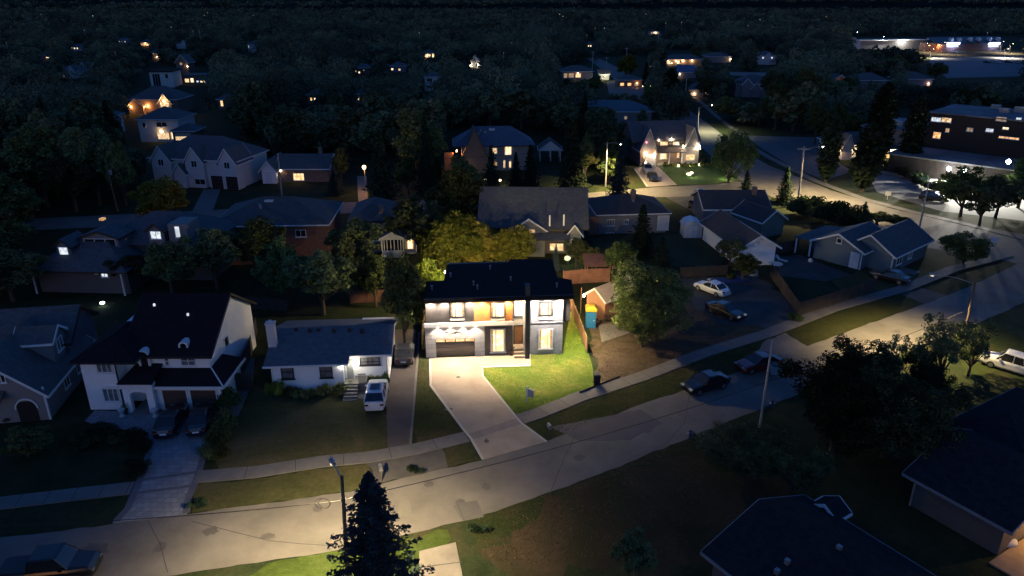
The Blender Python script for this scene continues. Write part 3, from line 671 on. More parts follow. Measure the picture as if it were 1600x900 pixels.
g = MB().add([(W-.1,BY,ZE),(W,BY,ZE),(W,9,ZE),(W-.1,9,ZE),(W-.1,4.5,zr(4.5)-.17),(W,4.5,zr(4.5)-.17)], [(0,1,2,3),(0,4,1),(1,5,2),(1,4,5),(0,3,4)]); h.part('gable_wall', g, bright_w)
t = MB()
for (ya, yb) in ((BY-.5,4.5),(9.5,4.5)): t.add([(W+.503,ya,zr(min(ya,9-ya))-.2),(W+.55,ya,zr(min(ya,9-ya))-.2),(W+.55,yb,zr(4.5)-.2),(W+.503,yb,zr(4.5)-.2),(W+.503,ya,zr(min(ya,9-ya))+.03),(W+.55,ya,zr(min(ya,9-ya))+.03),(W+.55,yb,zr(4.5)+.03),(W+.503,yb,zr(4.5)+.03)], [(0,3,2,1),(4,5,6,7),(0,1,5,4),(1,2,6,5),(2,3,7,6),(3,0,4,7)])
h.part('barge_board', t, trim_w, r)
h.winpx(437.5, 568, 460.5, 591.5, 'curtain', 0, nx=1, nz=[.42], frame=trim_b, fw=.09)
h.winpx(498, 567, 520.5, 589.5, 'curtain', 0, nx=1, nz=[.42], frame=trim_b, fw=.09)
h.winpx(561, 553, 594, 569.5, 'curtain', BY, nx=[.4,.62], nz=[.3], frame=trim_b, fw=.08)
fl = .9; dl, dr_ = h.on(541.5, 575, .55)[0], h.on(552, 575, .55)[0]
h.door(dl, dr_, fl, fl+2.0, M('grey_door', (.25,.27,.28), .4), .55, 'front_door')
px1 = h.on(572, 590, -.4)[0]
h.box('porch', xd0+.005, px1, -.5, .54, 0, fl, conc); h.box('porch', xe+.005, px1, .545, BY-.003, 0, fl-.004, conc)
for i in range(5): h.box('step', xd0+.1, xd0+1.3, -.5-.32*(i+1), -.5-.32*i-.003, 0, fl-(i+1)*.16+.02, conc)
rl = MB()
for x in np.linspace(xd0+1.4, px1-.04, 8): rl.box(x-.015, x+.015, -.48, -.45, fl, fl+.9)
rl.box(xd0+1.35, px1, -.49, -.44, fl+.9, fl+.95); h.part('railing', rl, trim_b)
h.sconce(dl-.3, .55, 2.45, 45, (1,.92,.74), e_lensw, .55); h.sconce(dr_+.22, .55, 2.45, 25, (1,.9,.68), e_lensw, .5)
h.chimney(h.on(429, 555, 2.2)[0], 2.2, 0, 5.9, offwh_w, .75, .6)
for i, u in enumerate((463, 484, 498, 522, 546, 565)):
    x, y = h.px(u, 515+i%2, 4.35); h.box('roof_vent', x-.15, x+.15, y-.15, y+.15, 4.0, 4.55, trim_b)
h.box('downpipe', W-.12, W-.03, BY-.09, BY-.003, 0, 2.9, trim_w); h.box('downpipe', .03, .12, -.09, -.003, 0, 2.7, trim_w)
# ================================================================ white two storey house with double garage
h = House('two_storey_house', 'white two storey house with two brown garage doors and arched entry', 'house', (142,640), (345,640))
xa = h.on(192, 620)[0]; xga = h.on(243, 630)[0]; W = 11.6; MY = 1.5; ZE = 4.75
h.wall(0, xa, 0, 12, 0, ZE, white_w)
h.wall(xa+.003, 10.3, MY, 12.5, 0, ZE, white_w)
h.wall(xga, W, 0, MY-.003, 0, 2.45, white_w); h.wall(10.303, W, MY-.003, 4.6, 0, 2.45, white_w)
h.hip(0, xa+1.4, 0, 7, ZE, 1.5, black_rf, .5, trim_b)
h.gable(xa+.2, 10.3, MY, 12.5, ZE, 3.2, 'x', black_rf, .45, white_w, trim_b)
b = MB(); b.slab([(xga-.35,-.4,2.5),(W+.4,-.4,2.5),(10.35,MY-.003,3.3),(xga-.35,MY-.003,3.3)], .14)
b.slab([(W+.4,-.4,2.503),(W+.4,5.0,2.503),(10.35,4.2,3.303),(10.35,MY-.003,3.303)], .14)
r = h.part('roof', b, black_rf)
f = MB().box(xga-.35, W+.45, -.5, -.403, 2.28, 2.5).box(W+.403, W+.5, -.4, 5.0, 2.28, 2.5); h.part('fascia', f, trim_w, r)
f = MB(); f.cyl((W+.4,-.4,2.55), (10.38,MY,3.36), .07, n=6); h.part('hip_cap', f, trim_w, r)
h.garage(h.on(257.5, 630)[0], h.on(294, 630)[0], .02, 1.95, brown_g)
h.garage(h.on(301, 630)[0], h.on(340, 630)[0], .02, 1.95, brown_g)
ex0, ex1 = h.on(193, 620, -.6)[0], h.on(240, 620, -.6)[0]
# entry porch with an arch
b = MB().box(ex0, ex0+.55, -.6, -.2, 0, 2.45).box(ex1-.6, ex1, -.6, -.2, 0, 2.45)
am, ar_ = (ex0+ex1)/2, (ex1-ex0)/2-.57; prev = None
for i in range(13):
    t = math.pi*i/12; q = (am-ar_*math.cos(t), 1.75+ar_*.5*math.sin(t))
    if prev: b.add([(prev[0],-.6,prev[1]),(q[0],-.6,q[1]),(q[0],-.6,2.45),(prev[0],-.6,2.45),(prev[0],-.2,prev[1]),(q[0],-.2,q[1]),(q[0],-.2,2.45),(prev[0],-.2,2.45)],
                    [(0,1,2,3),(7,6,5,4),(0,4,5,1),(3,2,6,7)])
    prev = q
h.part('entry_arch', b, white_w)
h.box('entry_frieze', ex0-.1, ex1+.1, -.75, -.1, 2.45, 2.9, trim_w)
b = MB().slab([(ex0-.2,-.85,3.03),(ex1+.2,-.85,3.03),(ex1+.2,1.49,3.75),(ex0+.5,1.49,3.75)], .12); h.part('roof', b, black_rf)
h.door(am-.55, am+.75, .2, 2.2, wood_d, MY-.005, 'front_door'); h.box('entry_step', ex0+.6, ex1-.65, -.9, 1.4, 0, .2, conc)
for x in (ex0-.15, ex1+.1):
    b = MB().lathe([(.2,0),(.26,.05),(.12,.25),(.2,.45),(.3,.7),(.26,.72)], 12, (x, -1.1)); h.part('urn', b, offwh_w)
h.winpx(148.5, 564, 177.5, 582, 'curtain', 0, nx=3); h.winpx(159, 606, 188.5, 627, 'curtain', 0, nx=3)
b = MB(); a0, zt = h.on(158, 607); a1, _ = h.on(189.5, 607); prev = None
for i in range(11):
    t = math.pi*i/10; q = ((a0+a1)/2-(a1-a0)/2*math.cos(t), zt+.28*math.sin(t))
    if prev: b.add([(prev[0],-.1,zt-.02),(q[0],-.1,zt-.02),(q[0],-.1,q[1]),(prev[0],-.1,prev[1]),(prev[0],-.003,zt-.02),(q[0],-.003,zt-.02),(q[0],-.003,q[1]),(prev[0],-.003,prev[1])], [(0,1,2,3),(3,2,6,7),(0,3,7,4),(1,5,6,2)])
    prev = q
h.part('arch_trim', b, trim_w)
for (a, b0, c_, d_) in ((222,549,231,567), (256,557,266,571), (281,556,307,571)): h.winpx(a, b0, c_, d_, 'curtain' if a > 250 else 'dark', MY, nx=2 if a > 280 else 1, nz=2)
def arch_dormer(name, x, y0, y1, zb, w_, zh, win=True):
    b = MB().box(x-w_, x-w_*.62, y0, y1, zb, zh).box(x+w_*.62, x+w_, y0, y1, zb, zh); prev = None
    for i in range(11):
        t = math.pi*i/10; q = (x-w_*math.cos(t), zh+w_*.8*math.sin(t)); qi = (x-w_*.62*math.cos(t), zh+w_*.48*math.sin(t))
        if prev: b.add([(prev[0],y0,prev[1]),(q[0],y0,q[1]),(qi[0],y0,qi[1]),(pi_[0],y0,pi_[1]),(prev[0],y1,prev[1]),(q[0],y1,q[1])], [(3,2,1,0),(0,1,5,4)])
        prev, pi_ = q, qi
    o = h.part(name, b, trim_w); h.part('round_window', MB().box(x-w_*.62, x+w_*.62, y0+.1, y0+.15, zb, zh).cyl((x,y0+.1,zh),(x,y0+.149,zh),w_*.6,n=16), glass_d, o)
dx, dz = h.on(223, 552, MY-.3); arch_dormer('arched_window_bay', dx, MY-.35, MY+.75, 3.3, .5, 4.75)
x, z = h.on(288, 547, MY+.4); arch_dormer('round_dormer', x, MY+.3, MY+1.35, ZE+.1, .42, ZE+.55)
for u, v in ((241,476.5), (293.5,491.5)):
    zz = 6.5
    for _ in range(12): x, y = h.px(u, v, zz); zz = .5*zz+.5*(ZE+.3+3.2*(y-MY)/5.5)
    b = MB().box(x-.07, x+.07, y-.07, y+.07, zz-.1, zz+.12); h.part('skylight', b, e_white)
h.win('r', 10.3, 5.0, 6.0, 3.4, 4.4, 'dark', nx=1)
h.box('downpipe', xa-.1, xa-.0, -.09, -.003, 0, 5.4, trim_b)
# ================================================================ grey gabled house at the left edge
h = House('gabled_house', 'grey gabled house with steep roof and right side dormer at the left edge', 'house', (-75,668), (80,655))
W = h.w
h.wall(0, W, 0, 10, 0, 2.7, taupe_s)
h.gable(0, W, 0, 10, 2.7, 3.2, 'y', slate_rf, .45, taupe_s, trim_w)
dk_s0 = M('navy_siding', (.09,.095,.115), .7, .06, 1, kind='siding', ks=5)
h.wall(1.0, W-.2, 6.6, 12.8, 0, 4.3, dk_s0)
h.gable(1.0, W-.2, 6.6, 12.8, 4.3, 2.1, 'x', slate_rf, .4, dk_s0, trim_b)
h.winpx(-3, 578, 11, 597, 'dark', 0, nx=1, frame=trim_w)
b = MB().slab([(-.5,-1.1,2.5),(W*.62,-1.1,2.5),(W*.62,-.02,3.1),(-.5,-.02,3.1)], .12); h.part('porch_roof', b, slate_rf)
h.garage(.6, W*.42, .02, 2.3, M('pinkish_garage_door', (.42,.37,.36), .6, .05, 2, kind='siding', ks=2))
b = MB(); a0, zt = h.on(24, 640); a1, _ = h.on(62, 640); prev = None
for i in range(13):
    t = math.pi*i/12; q = ((a0+a1)/2-(a1-a0)/2*math.cos(t), 1.2+1.0*math.sin(t)); q2 = ((a0+a1)/2-((a1-a0)/2-.12)*math.cos(t), 1.2+.86*math.sin(t))
    if prev: b.add([(prev[0],-.1,prev[1]),(q[0],-.1,q[1]),(q2[0],-.1,q2[1]),(p2[0],-.1,p2[1]),(prev[0],-.003,prev[1]),(q[0],-.003,q[1])], [(3,2,1,0),(0,1,5,4)])
    prev, p2 = q, q2
h.part('arch_trim', b, trim_w); h.box('entry_shade_panel', a0+.15, a1-.15, -.02, -.003, 0, 1.9, trim_b)  # flat black panel on the wall stands in for the entry's shade
h.wall(W-2.9, W-.5, 4.2, 7.0, 3.2, 5.3, grey_s); r = h.gable(W-3.4, W-.5, 4.2, 7.0, 5.3, .9, 'x', slate_rf, .25, grey_s, trim_w)
h.win('r', W-.5, 5.0, 6.2, 3.9, 5.1, 'curtain', nx=2)
h.win('r', W, 3.5, 4.6, .9, 2.2, 'dark'); h.win('r', W, 6.4, 7.4, .9, 2.2, 'dark')
h.box('corner_board', W-.12, W+.03, -.03, .12, 0, 3.1, trim_w)
# ================================================================ second row
h = House('hipped_house', 'large dark blue roofed house with three cool lit windows and small dormers', 'house', (66,456), (205,459), 0)
W = h.w; dk_s = M('dark_siding', (.075,.08,.09), .7, .06, 1, kind='siding', ks=5)
h.wall(0, W, 0, 9, 0, 3.0, dk_s); h.wall(4, W+8, 5, 15, 0, 4.6, dk_s)
h.hip(0, W, -.5, 9, 3.0, 3.4, navy_rf, .5, trim_b); h.hip(5, W+7.5, 5, 15, 4.6, 3.0, navy_rf, .5, trim_b)
def dorm(x, y, z, w_, kind, nx=2, rf_=navy_rf, wl=grey_s, hh=1.3, dd=3.0, ri=.8, tr=trim_b):
    h.wall(x-w_/2, x+w_/2, y, y+dd, z-.6, z+hh, wl); h.gable(x-w_/2, x+w_/2, y, y+dd, z+hh, ri, 'y', rf_, .3, wl, tr)
    h.win('f', y, x-w_/2+.3, x+w_/2-.3, z+.15, z+hh-.1, kind, nx=nx)
x, z = h.on(100, 393, 1.2); dorm(x, 1.2, z-.6, 1.8, 'white', 1)
x, z = h.on(157, 380, 3.0); dorm(x, 3.0, z-.6, 4.6, 'dark', 3)
x, z = h.on(244, 368, 4.4); dorm(x, 4.4, z-.6, 2.0, 'white')
x, z = h.on(280, 360, 5.0); h.wall(x-1.2, x+1.2, 4.6, 8, z-2, z+.9, grey_s); h.win('f', 4.6, x-.35, x+.35, z-.8, z+.7, 'white', nx=1)
h.winpx(156, 419.5, 170, 433, 'white', 0, nx=2); h.winpx(148, 421, 153, 427, 'white', 0, nx=1)
zz = 6.0
for _ in range(25): x, y = h.px(160, 342, zz); zz = .6*zz+.4*max(4.8, min(7.4, 4.74+(y-4.5)*3/5.5))
b = MB().box(x-.25, x+.25, y-.35, y+.35, zz-.15, zz+.12); h.part('skylight', b, e_warm2)
b = MB().cyl((-.2,-.6,0), (-.2,-.6,2.9), .12, n=8); h.part('porch_post', b, offwh_w)
b = MB().cyl((W-.4,-.6,0), (W-.4,-.6,2.9), .12, n=8); h.part('porch_post', b, offwh_w)
h = House('white_gabled_house', 'pale house with three steep front gables and two dark garage doors above the olive tree', 'house', (243,288), (375,295))
W = h.w; h.wall(0, W, 0, 11, 0, 5.2, offwh_w); h.hip(0, W, 0, 11, 5.2, 3.6, slate_rf, .4, trim_w, 2)
for u0, u1, v in ((243,272,262), (294,322,260), (345,373,262)):
    a, z = h.on(u0, v); b_, _ = h.on(u1, v); h.wall(a, b_, -.8, 1.5, 0, 5.0, offwh_w); h.gable(a, b_, -.8, 5, 5.0, 2.6, 'y', slate_rf, .3, offwh_w, trim_w)
    h.win('f', -.8, (a+b_)/2-.6, (a+b_)/2+.6, 3.9, 5.2, 'dark')
a, z = h.on(276, 280, -1); b_, _ = h.on(294, 280, -1); h.wall(a, b_, -1.6, 0, 0, 2.9, offwh_w); h.gable(a, b_, -1.6, 2, 2.9, 1.6, 'y', slate_rf, .3, offwh_w, trim_w)
for u0, u1 in ((331,349), (354,372)): h.garage(h.on(u0, 285, -.8)[0], h.on(u1, 285, -.8)[0], .02, 2.5, trim_b, -.8)
h.winpx(304, 279, 322, 289, 'dark', -.8, nx=2)
h = House('bungalow', 'low bungalow with white garage gable and one warm lit window', 'house', (411,287), (432,287))
h.wall(0, h.w, 0, 8, 0, 2.8, white_w); h.gable(0, h.w, 0, 8, 2.8, 1.6, 'y', slate_rf, .5, white_w, trim_w)
h.garage(.8, h.w-.8, .02, 2.3, white_g); x2 = h.on(514, 283, 1.5)[0]
h.wall(h.w+.003, x2, 1.5, 9, 0, 2.8, brick_b); h.gable(h.w, x2, 1.5, 9, 2.8, 1.9, 'x', slate_rf, .5, brick_b, trim_w)
h.winpx(457.5, 270.5, 476, 282, 'warm', 1.5, nx=3); h.chimney(h.on(502, 250, 6)[0], 6, 3, 5.8, brick_b); h.sconce(h.w+.6, 1.5, 2.3, 12)
h = House('brick_house', 'long hip roofed brown brick house with skylight between the olive tree and the second street', 'house', (343,403), (514,400), 0)
W = h.w; h.wall(0, W, 0, 11, 0, 4.6, brick_r); h.hip(0, W, 0, 11, 4.6, 2.6, grey_rf, .5, trim_w, 2)
h.winpx(336+10, 359, 360, 371, 'dark', 0, nx=2); h.winpx(461, 359, 479, 370, 'dark', 0, nx=2); h.winpx(346, 382, 360, 391, 'dim', 0, nx=2); h.winpx(395, 360, 410, 371, 'dark', 0)
x, y = h.px(421, 316, 6.6); b = MB().box(x-.6, x+.6, y-.35, y+.35, 6.6, 6.95); h.part('skylight', b, offwh_w)
h.wall(1.5, 7, -3, -.003, 0, 2.6, brick_r); b = MB().slab([(1.2,-3.4,2.65),(7.3,-3.4,2.65),(7.3,-.02,3.6),(1.2,-.02,3.6)], .14); h.part('roof', b, grey_rf)
h = House('split_level_house', 'dark roofed split level house with small white sunroom and glowing side window', 'house', (553,395), (640,393))
W = h.w; xm = h.on(612, 370)[0]; h.wall(0, xm, 0, 9, 0, 4.6, teal_s); h.hip(0, xm, 0, 9, 4.6, 1.9, grey_rf, .45, trim_b, 1)
h.wall(xm+.003, W, .5, 9, 0, 3.0, teal_s); h.gable(xm, W, .5, 9, 3.0, 1.9, 'x', grey_rf, .45, teal_s, trim_b)
h.winpx(557, 366, 566, 375, 'dark', 0, nx=2); h.winpx(581, 366, 595, 376, 'dark', 0, nx=2); h.chimney(h.on(597, 355, 1)[0], 1, 4.4, 6.4, brick_b, .6)
a, _ = h.on(597, 395, -2.5); b_, _ = h.on(631, 395, -2.5)
h.wall(a, b_, -2.5, .49, 0, 1.0, trim_w)
fr = MB()
for t in (0, .12, .25, .42, .58, .75, .88, 1): fr.box(a+(b_-a)*t-.06, a+(b_-a)*t+.06, -2.5, -2.35, 1.0, 2.6)
for y in (-2.4, -1.2, .3): fr.box(a, a+.12, y, y+.12, 1, 2.6).box(b_-.12, b_, y, y+.12, 1, 2.6)
fr.box(a-.05, b_+.05, -2.55, -2.3, 2.6, 2.8); s_ = h.part('sunroom', fr, trim_w); h.part('pane', MB().box(a+.13, b_-.13, -2.33, .45, 1.0, 2.6), glass_d, s_)
h.gable(a, b_, -2.5, .9, 2.8, .8, 'y', grey_rf, .25, trim_w, trim_w)
h.wall(b_+.1, b_+1.6, -1.0, .49, 0, 2.4, white_w); h.win('f', -1.0, b_+.3, b_+1.4, .7, 2.2, 'bright', nx=2); o = h.sconce(b_+1.9, .4, 2.2, 50)
h = House('large_gabled_house', 'big grey roofed house with two rear gables and glowing windows directly behind the lit trees', 'house', (757,400), (904,402))
W = h.w; h.wall(0, W, 1.5, 13, 0, 4.4, M('brown_siding', (.13,.11,.11), .7, .06, 1, kind='siding', ks=5)); h.gable(-.6, W+.9, .6, 12.0, 4.2, 4.0, 'x', slate_rf, .4, grey_s, trim_b)
for u0, u1, v, vv in ((800,852,363,345), (887,908,367,358)):
    a, z = h.on(u0, v, 0); b_, _ = h.on(u1, v, 0); zt = h.on(u0, v, 0)[1]
    h.wall(a, b_, 0, 6, 0, 3.9 if u0 == 800 else 3.4, grey_s); h.gable(a, b_, 0, 7, 3.9 if u0 == 800 else 3.4, 1.5 if u0 == 800 else 1.2, 'y', slate_rf, .3, taupe_s, trim_w)
h.winpx(808, 358, 836, 367, 'warm', 0, nx=3); 
b = MB().slab([(h.on(820,372)[0],-1.5,2.9),(h.on(890,372)[0],-1.5,2.9),(h.on(890,372)[0],-.01,3.5),(h.on(820,372)[0],-.01,3.5)], .12); h.part('porch_roof', b, slate_rf)
h.winpx(859, 380, 880, 391, 'warm', -.02, nx=3); h.winpx(892, 374, 899, 384, 'dark', 0, nx=1)
for u, v in ((859,342),(881,341)): x, y = h.px(u, v, 6.2); b = MB().box(x-.1, x+.1, y-.1, y+.1, 5.2, 6.7); h.part('roof_vent', b, trim_w)
h = House('blue_roof_house', 'two storey house with broad blue grey roof and tall lit windows behind dark conifers', 'house', (722,268), (826,266))
W = h.w; h.wall(0, W, 0, 8.5, 0, 5.2, grey_s); h.hip(-1.2, W+.8, 0, 8.5, 5.2, 3.4, M('blue_shingle', (.10,.13,.19), .8, .2, 2, .2, kind='shingle', ks=2), .5, trim_b, 3)
a, z = h.on(724, 260, -1.5); b_, _ = h.on(760, 260, -1.5); h.wall(a, b_, -1.5, 3, 0, 3.8, brick_b); h.gable(a, b_, -1.5, 4, 3.8, 5.2, 'y', brown_rf, .3, brick_b, trim_br)
h.winpx(768, 231, 777, 240, 'warm', 0, nx=2); h.winpx(788, 229, 800, 242, 'bright', 0, nx=2, nz=2); h.winpx(786, 250, 790, 262, 'warm', 0, nx=1); h.winpx(795, 249, 799, 262, 'warm', 0, nx=1); h.winpx(771, 251, 777, 259, 'warm', 0, nx=1)
h.sconce(-1.0, 1, 4.2, 160, ORNG, e_lenso); x, y = h.px(772, 202.5, 9.2); b = MB().box(x-.6, x+.6, 3.0, 3.5, 7.9, 8.3); h.part('skylight', b, offwh_w)
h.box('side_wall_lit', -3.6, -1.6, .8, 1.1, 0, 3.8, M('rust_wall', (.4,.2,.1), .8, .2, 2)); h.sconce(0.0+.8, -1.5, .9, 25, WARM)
h = House('pavilion', 'small open pavilion with white gable and dark roof right of the blue roofed house', 'pavilion', (843,252), (876,252))
W = h.w
for x in (0, W*.5, W-.2):
    for y in (0, 4.5): h.box('post', x, x+.2, y, y+.2, 0, 2.6, trim_w)
h.gable(0, W, 0, 4.7, 2.6, 1.7, 'y', brown_rf, .3, trim_w, trim_w); h.box('beam', 0, W, -.02, .25, 2.3, 2.58, trim_w)
# warmly lit brick house on the second street
h = House('lit_brick_house', 'glowing brick house with two steep gables, sconces and lit porch', 'house', (1001,259), (1092,256))
W = h.w; h.wall(0, W, 1.5, 10, 0, 5.4, brick_b); h.gable(-1.5, W, 1.5, 10, 5.2, 3.3, 'x', navy_rf, .4, brick_b, trim_b)
for u0, u1, zt, ri in ((1000,1024,3.6,4.2), (1069,1091,3.8,4.0)):
    a, _ = h.on(u0, 250); b_, _ = h.on(u1, 250); h.wall(a, b_, 0, 3, 0, zt, stone_w if u0 > 1050 else brick_b); h.gable(a, b_, 0, 5, zt, ri, 'y', navy_rf, .25, grey_s, trim_w)
h.garage(h.on(1009, 252)[0], h.on(1023, 252)[0], .02, 2.3, white_g)
b = MB().slab([(h.on(1024,240)[0],-1.6,3.0),(h.on(1068,240)[0],-1.6,3.0),(h.on(1068,240)[0],1.49,4.0),(h.on(1024,240)[0],1.49,4.0)], .12); h.part('porch_roof', b, brown_rf)
for u in (1025, 1046, 1066): x = h.on(u, 245, -1.4)[0]; h.box('post', x-.12, x+.12, -1.5, -1.26, 0, 2.88, trim_w)
h.box('porch_floor', h.on(1024,245)[0], h.on(1068,245)[0], -1.6, 1.49, 0, .35, conc)
h.winpx(1031, 240, 1042, 248, 'bright', 1.5, nx=3, nz=2); h.winpx(1032, 219, 1043, 227, 'warm', 1.5, nx=3); h.winpx(1052, 218, 1061, 226, 'warm', 1.5, nx=2)
h.winpx(1072, 239, 1085, 250, 'warm', 0, nx=3); h.winpx(1058, 238, 1061, 246, 'warm', 1.5, nx=1)
for u, v, e in ((1029,219,110), (1049,217,110), (1067,228,110), (1092,228,140), (1009,239,130), (1025,241,130), (1046,240,130)): x, z = h.on(u, v, 0 if u != 1029 and u != 1049 else 1.5); h.sconce(x, 0 if u not in (1029,1049) else 1.5, z, e, (1,.72,.45))
for u in (1060, 1078, 1092): x = h.on(u, 258, -2.2)[0]; h.sconce(x, -2.2, .3, 18, (1,.75,.4))
x, z = h.on(1010, 222); h.sconce(x, 0, z, 3, (1,.3,.35), EM('pink_lamp', (1,.25,.35), 6))
h = House('grey_bungalow', 'grey bungalow with brown hip roof and white framed basement windows behind a dark spruce', 'house', (935,366), (1040,363))
W = h.w; h.wall(0, W, 0, 8.5, 0, 3.1, grey_s); h.hip(0, W, 0, 8.5, 3.1, 2.0, brown_rf, .5, trim_w, 1); h.chimney(h.on(988,325,3)[0], 3, 3, 5.9, brick_b)
h.winpx(948, 343, 960, 352.5, 'curtain', 0, nx=3); h.winpx(975, 343, 982, 350, 'curtain', 0, nx=2); h.winpx(947, 363, 959, 367.5, 'curtain', 0, nx=2)
h.box('side_panel', -1.6, -.003, -.2, 0, 0, 2.8, fence_r); a = h.on(1028, 350)[0]; h.door(a, a+1.6, .3, 2.6, offwh_w, 0, 'patio_door')
for i in range(8): x = h.on(1038+i*2, 360)[0]
# white shed
h = House('garden_shed', 'pale blue white metal garden shed with double doors on the dark lawn', 'shed', (1068,372), (1096,372))
W = h.w; h.wall(0, W, 0, 2.6, 0, 1.9, offwh_w)
b = MB(); P = [(-.12,1.8),(.35,2.45),(W/2,2.75),(W-.35,2.45),(W+.12,1.8)]
for i in range(4): b.slab([(P[i][0],-.15,P[i][1]),(P[i+1][0],-.15,P[i+1][1]),(P[i+1][0],2.75,P[i+1][1]),(P[i][0],2.75,P[i][1])], .06)
h.part('roof', b, trim_w); g = MB(); g.add([(.02,.0,1.88),(W-.02,0,1.88),(W-.35,0,2.4),(W/2,0,2.68),(.35,0,2.4)], [(0,1,2,3,4)]); h.part('gable_wall', g, offwh_w)
for k in (0, 1): d_ = h.box('door', W*.27+k*W*.23+.01, W*.5+k*W*.23-.01, -.05, -.003, .1, 1.85, white_g); h.box('handle', W*.48+k*W*.03, W*.49+k*W*.03, -.09, -.051, .9, 1.1, trim_b, d_)
# cluster of bungalows near the corner
h = House('corner_bungalow', 'wide low bungalow with dark roof and one tall lit side window', 'house', (1100,353), (1197,353), 0, yaw=0)
W = h.w; h.wall(0, W, 0, 8, 0, 2.9, grey_s); h.gable(0, W, 0, 8, 2.9, 1.8, 'x', brown_rf, .5, grey_s, trim_w); h.winpx(1161, 329.5, 1170.5, 342, 'bright', 0, nx=2); h.chimney(h.on(1176,320,3)[0], 3, 3, 5.4, brick_b); h.sconce(W*.84, 0, 1.6, 20)
h = House('white_gable_garage', 'long dark roofed building with bright white gable end facing the camera', 'garage', (30.2,91.2,0), (35.3,91.96,0), 0)
W = h.w; h.wall(0, W, 0, 12, 0, 2.7, white_w); h.gable(0, W, 0, 12, 2.7, 1.5, 'y', brown_rf, .55, white_w, trim_w); h.box('vent', W/2-.25, W/2+.25, -.04, -.003, 3.0, 3.4, offwh_w)
h = House('small_annex', 'small grey gabled annex right of the tall lit window', 'outbuilding', (1188,372), (1222,366))
W = h.w; h.wall(0, W, 0, 6, 0, 2.6, teal_s); h.gable(0, W, 0, 6, 2.6, 1.4, 'y', brown_rf, .4, teal_s, trim_w)
# blue grey bungalow on the corner
h = House('blue_bungalow', 'blue grey bungalow with white trimmed gables and dark roof at the street corner', 'house', (1276,404), (1343,422))
h.wall(-.6, 6.0, 0, 8, 0, 2.6, blue_s); h.gable(-.6, 6.0, 0, 8, 2.6, 1.6, 'y', navy_rf, .5, blue_s, trim_w)
h.wall(3.0, 9.2, 1.8, 12.6, 0, 2.55, blue_s); h.gable(3.0, 9.2, 1.8, 12.6, 2.55, 1.95, 'y', navy_rf, .5, blue_s, trim_w)
h.wall(-3.0, -.603, 3.6, 8, 0, 2.3, blue_s); b = MB().slab([(-3.6,-.2,2.35),(-1.1,-.2,2.45),(-.6,8.4,2.75),(-3.6,8.4,2.35)], .14); h.part('porch_roof', b, navy_rf)
for x, y in ((-3.4,.0), (-1.3,.0)): h.box('porch_post', x, x+.18, y, y+.18, 0, 2.2, trim_w)
h.win('f', 0, 2.35, 3.05, 2.9, 3.6, 'dark', nx=1); h.door(4.6, 5.6, .05, 2.1, white_g, 0, 'side_door')
h.win('r', 9.2, 3.0, 4.6, .8, 2.1, 'dark'); h.win('r', 9.2, 6.5, 7.6, .9, 2.1, 'dark'); h.box('corner_board', 5.9, 6.03, -.03, .1, 0, 2.5, trim_w); h.box('corner_board', 9.1, 9.23, 1.77, 1.9, 0, 2.5, trim_w)
h.box('front_step', 9.3, 11.5, 3.4, 5.2, 0, .12, conc)
# lower right houses
trim_dim = M('dull_trim', (.22,.21,.21), .7)
h = House('dark_roof_house', 'large dark roofed house in the lower right corner with orange lit patio', 'house', (1420,788), (1558,868), 0)
W = h.w; D = 9; h.wall(0, W, 0, D, 0, 2.6, M('dim_wall', (.10,.09,.085), .8, .1, 1, kind='siding', ks=5)); h.gable(0, W, 0, D, 2.6, 1.7, 'x', near_rf, .6, M('dim_wall', (.10,.09,.085), .8, .1, 1, kind='siding', ks=5), trim_dim)
h.wall(-2.0, W-3, D-1, D+9, 0, 2.6, M('dim_wall', (.10,.09,.085), .8, .1, 1, kind='siding', ks=5)); h.hip(-2.0, W-3, D-1, D+9, 2.6, 1.8, near_rf, .6, trim_dim)
h.box('downpipe', .05, .16, -.12, -.003, 0, 2.4, trim_dim)
h.wall(W+.003, W+7, 4.2, D, 0, 2.6, M('patio_wall', (.45,.33,.2), .7, .1, 1, kind='siding', ks=4)); b = MB().slab([(W+.7,3.2,2.7),(W+8,3.2,2.7),(W+8,D,4.2),(W+.7,D,4.2)], .15); h.part('roof', b, near_rf)
h.win('f', 4.2, W+2, W+3.6, .9, 2.2, 'warm'); h.sconce(W+1.2, 4.2, 2.2, 130, (1,.55,.2), e_lens); h.box('patio', W+.1, W+7, -1.2, 4.19, 0, .1, M('tan_paving', (.34,.25,.16)))
HP = h
nd = (.839,.545); fd = (.545,-.839)
h = House('dark_gable_house', 'dark roofed house at the bottom edge below the patio house', 'house', (11.7,33.9,0), (11.7+fd[0]*11,33.9+fd[1]*11,0), 0)
wb = M('dim_wall', (.10,.09,.085), .8, .1, 1, kind='siding', ks=5)
h.wall(0, 11, .4, 9, 0, 2.6, wb); h.gable(0, 11, .4, 9, 2.6, 1.5, 'x', near_rf, .55, wb, trim_dim)
h.wall(.4, 2.0, 9.3, 10.4, 0, 2.5, wb); h.gable(.4, 2.0, 9.3, 10.4, 2.5, .5, 'y', near_rf, .2, wb, trim_w)
for u, v in ((1232,868),(1217,877),(1310,862)):
    x, y = h.px(u, v, 4.0); zz = 2.75+(y-.4 if y < 4.7 else 9-y)*.35; h.box('roof_vent', x-.13, x+.13, y-.13, y+.13, zz-.1, zz+.28, metal)
